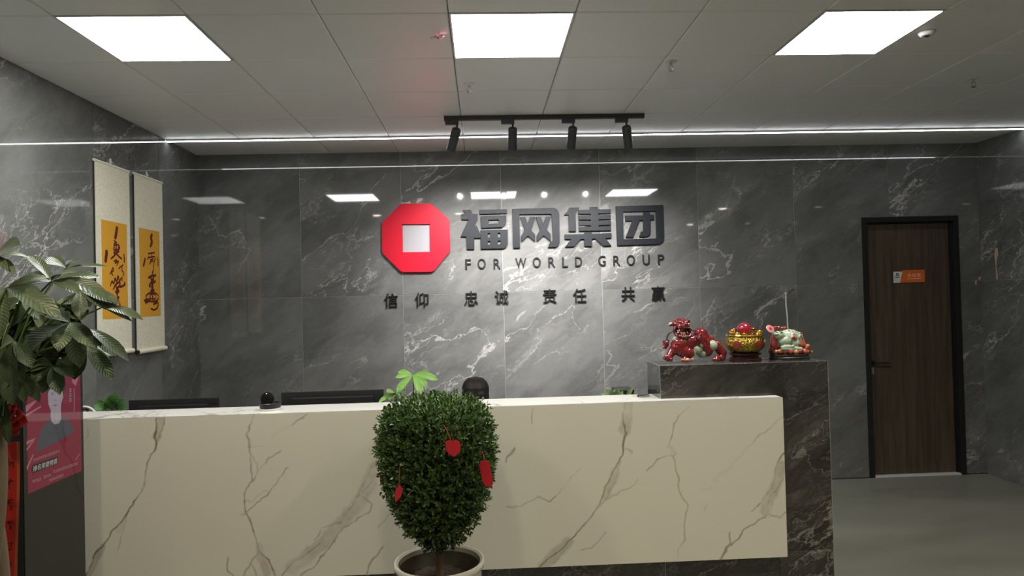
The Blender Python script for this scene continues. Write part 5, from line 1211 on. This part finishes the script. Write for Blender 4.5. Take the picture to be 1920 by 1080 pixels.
# flower bow and congratulation ribbon hung in the tree
FY = 2.34; fc = onY(30, 785, FY)
fr_ = root('ribbon_flower', (fc[0], FY, fc[2]-.06), 'red fabric flower hanging in the money tree', 'fabric flower')
M['petal'] = pm('red_satin', (.50, .035, .025), .35, var=.3, scale=25); rs = np.random.RandomState(2)
for k in range(15):
    a = k*2.399; rr = .008+.027*math.sqrt(k/15); c = fc+np.array([math.cos(a)*rr*.8, -.025+.0018*k, math.sin(a)*rr*1.25])
    d = np.array([math.cos(a), -.5, math.sin(a)]); d /= np.linalg.norm(d)
    vs, fs = leaflet(c-d*.012, c+d*.022, .021, (-.2+math.cos(a)*.4, -1, .3+math.sin(a)*.4), .3, .35, 7, (.5, 1.), .35, .5); MB().add(vs, fs).build('petal', M['petal'], fr_, 'all', fix=False)
MB().ball(fc+(0, -.01, 0), .012, 12).build('centre', pm('gold_centre', (.6, .3, .12), .4), fr_, True)
M['ribbon'] = pm('scarlet_ribbon', (.58, .032, .020), .5, var=.12, scale=10, stretch=(1, 1, 4)); M['ribbonedge'] = pm('orange_ribbon_edge', (.66, .16, .06), .5); M['ribbonink'] = pm('ribbon_ink', (.03, .008, .008), .6)
RY = 2.33
rt = root('congratulation_ribbon', tuple(onY(14, 1000, RY)*np.array([1, 1, 0])+np.array([0, 0, .45])), 'orange-red ribbon with black writing beside the money tree trunk', 'ribbon')
def rib(s_, t):   # s across 0..1, t down 0..1
    z = 1.305-.83*t; x0 = onY(2, 830, RY)[0]; wdt = .050-.006*t
    return (x0+wdt*s_-.012*t*t, RY+.012*math.sin(s_*2.2)+.006*math.sin(t*7+s_), z)
def ribstrip(s0, s1, off):
    n, m = 30, 4; vs = []
    for j in range(n+1):
        for i in range(m+1): p = rib(s0+(s1-s0)*i/m, j/n); vs.append((p[0], p[1]-off, p[2]))
    return MB().add(vs, [(j*(m+1)+i, j*(m+1)+i+1, (j+1)*(m+1)+i+1, (j+1)*(m+1)+i) for j in range(n) for i in range(m)])
ribstrip(0, .76, 0).build('strip', M['ribbon'], rt, 'all'); ribstrip(.76, 1., 0).build('edge_band', M['ribbonedge'], rt, 'all')
iw = MB(); rs = np.random.RandomState(8)
for ck in range(11):
    t0 = .06+ck*.082
    for k in range(5):
        s0, s1 = rs.uniform(.18, .6, 2); ta, tb_ = t0+rs.uniform(0, .05, 2)
        if k % 2: tb_ = ta+rs.uniform(-.004, .004); s0, s1 = .2, .6
        A, B = np.array(rib(s0, ta)), np.array(rib(s1, tb_)); d = B-A; nn = np.array([-d[2], 0, d[0]]); nn /= np.linalg.norm(nn)+1e-9; w = .0016
        iw.add([A+nn*w-(0, .0012, 0), A-nn*w-(0, .0012, 0), B-nn*w*.6-(0, .0012, 0), B+nn*w*.6-(0, .0012, 0)], [(0, 1, 2, 3)])
o = iw.build('brush_writing', M['ribbonink'], rt, fix=False); o['kind'] = 'stuff'

# ================================================================== SMALL THINGS ON THE WALLS
a, b = onY(1473, 550, LW-.006), onY(1477, 614, LW-.006)
r = root('power_cable', (a[0], LW, PH), 'white cable running down the wall behind the porcelain toad', 'cable')
MB().tube([a, a*.66+b*.34+(-.003, 0, 0), a*.33+b*.67+(.002, 0, 0), b, (b[0]+.008, b[1], .95), (b[0]+.004, b[1], .40)], .0065, 10).build('sheath', pm('white_pvc', (.75, .75, .72), .35), r, True)
MB().box(a[0]-.012, a[0]+.012, LW-.014, LW-.0005, a[2]-.006, a[2]+.010, b=.003).build('cable_clip', M['plaqwhite'], r)
M['residue'] = pm('torn_tape', (.52, .36, .26), .8, var=.3)
pts = [(1866, 466), (1870, 464), (1872, 475), (1869, 486), (1868, 498), (1870, 512), (1871, 523), (1868, 525), (1867, 505), (1866, 490), (1864, 478)]
XW = XR-PROUD-.0008
P = [onX(x, y, XW) for x, y in pts]
tag(MB().prism([(p[1], p[2]) for p in P], lambda y, z: (XW, y, z), lambda y, z: (XW+.0006, y, z)).build('tape_scrap', M['residue']), 'torn strip of pale tape stuck on the right wall', 'tape')
for pts, lab in (([(1828, 527), (1832, 524), (1831, 534), (1828, 533)], 'tiny pale tape scrap beside the door frame'), ([(1835, 520), (1839, 518), (1838, 525), (1835, 525)], 'tiny pale tape scrap in the corner above the other')):
    YW = LW-.0008; P = [onY(x, y, YW) for x, y in pts]
    tag(MB().prism([(p[0], p[2]) for p in P], lambda x, z: (x, YW, z), lambda x, z: (x, YW+.0006, z)).build('tape_scrap', M['residue']), lab, 'tape')
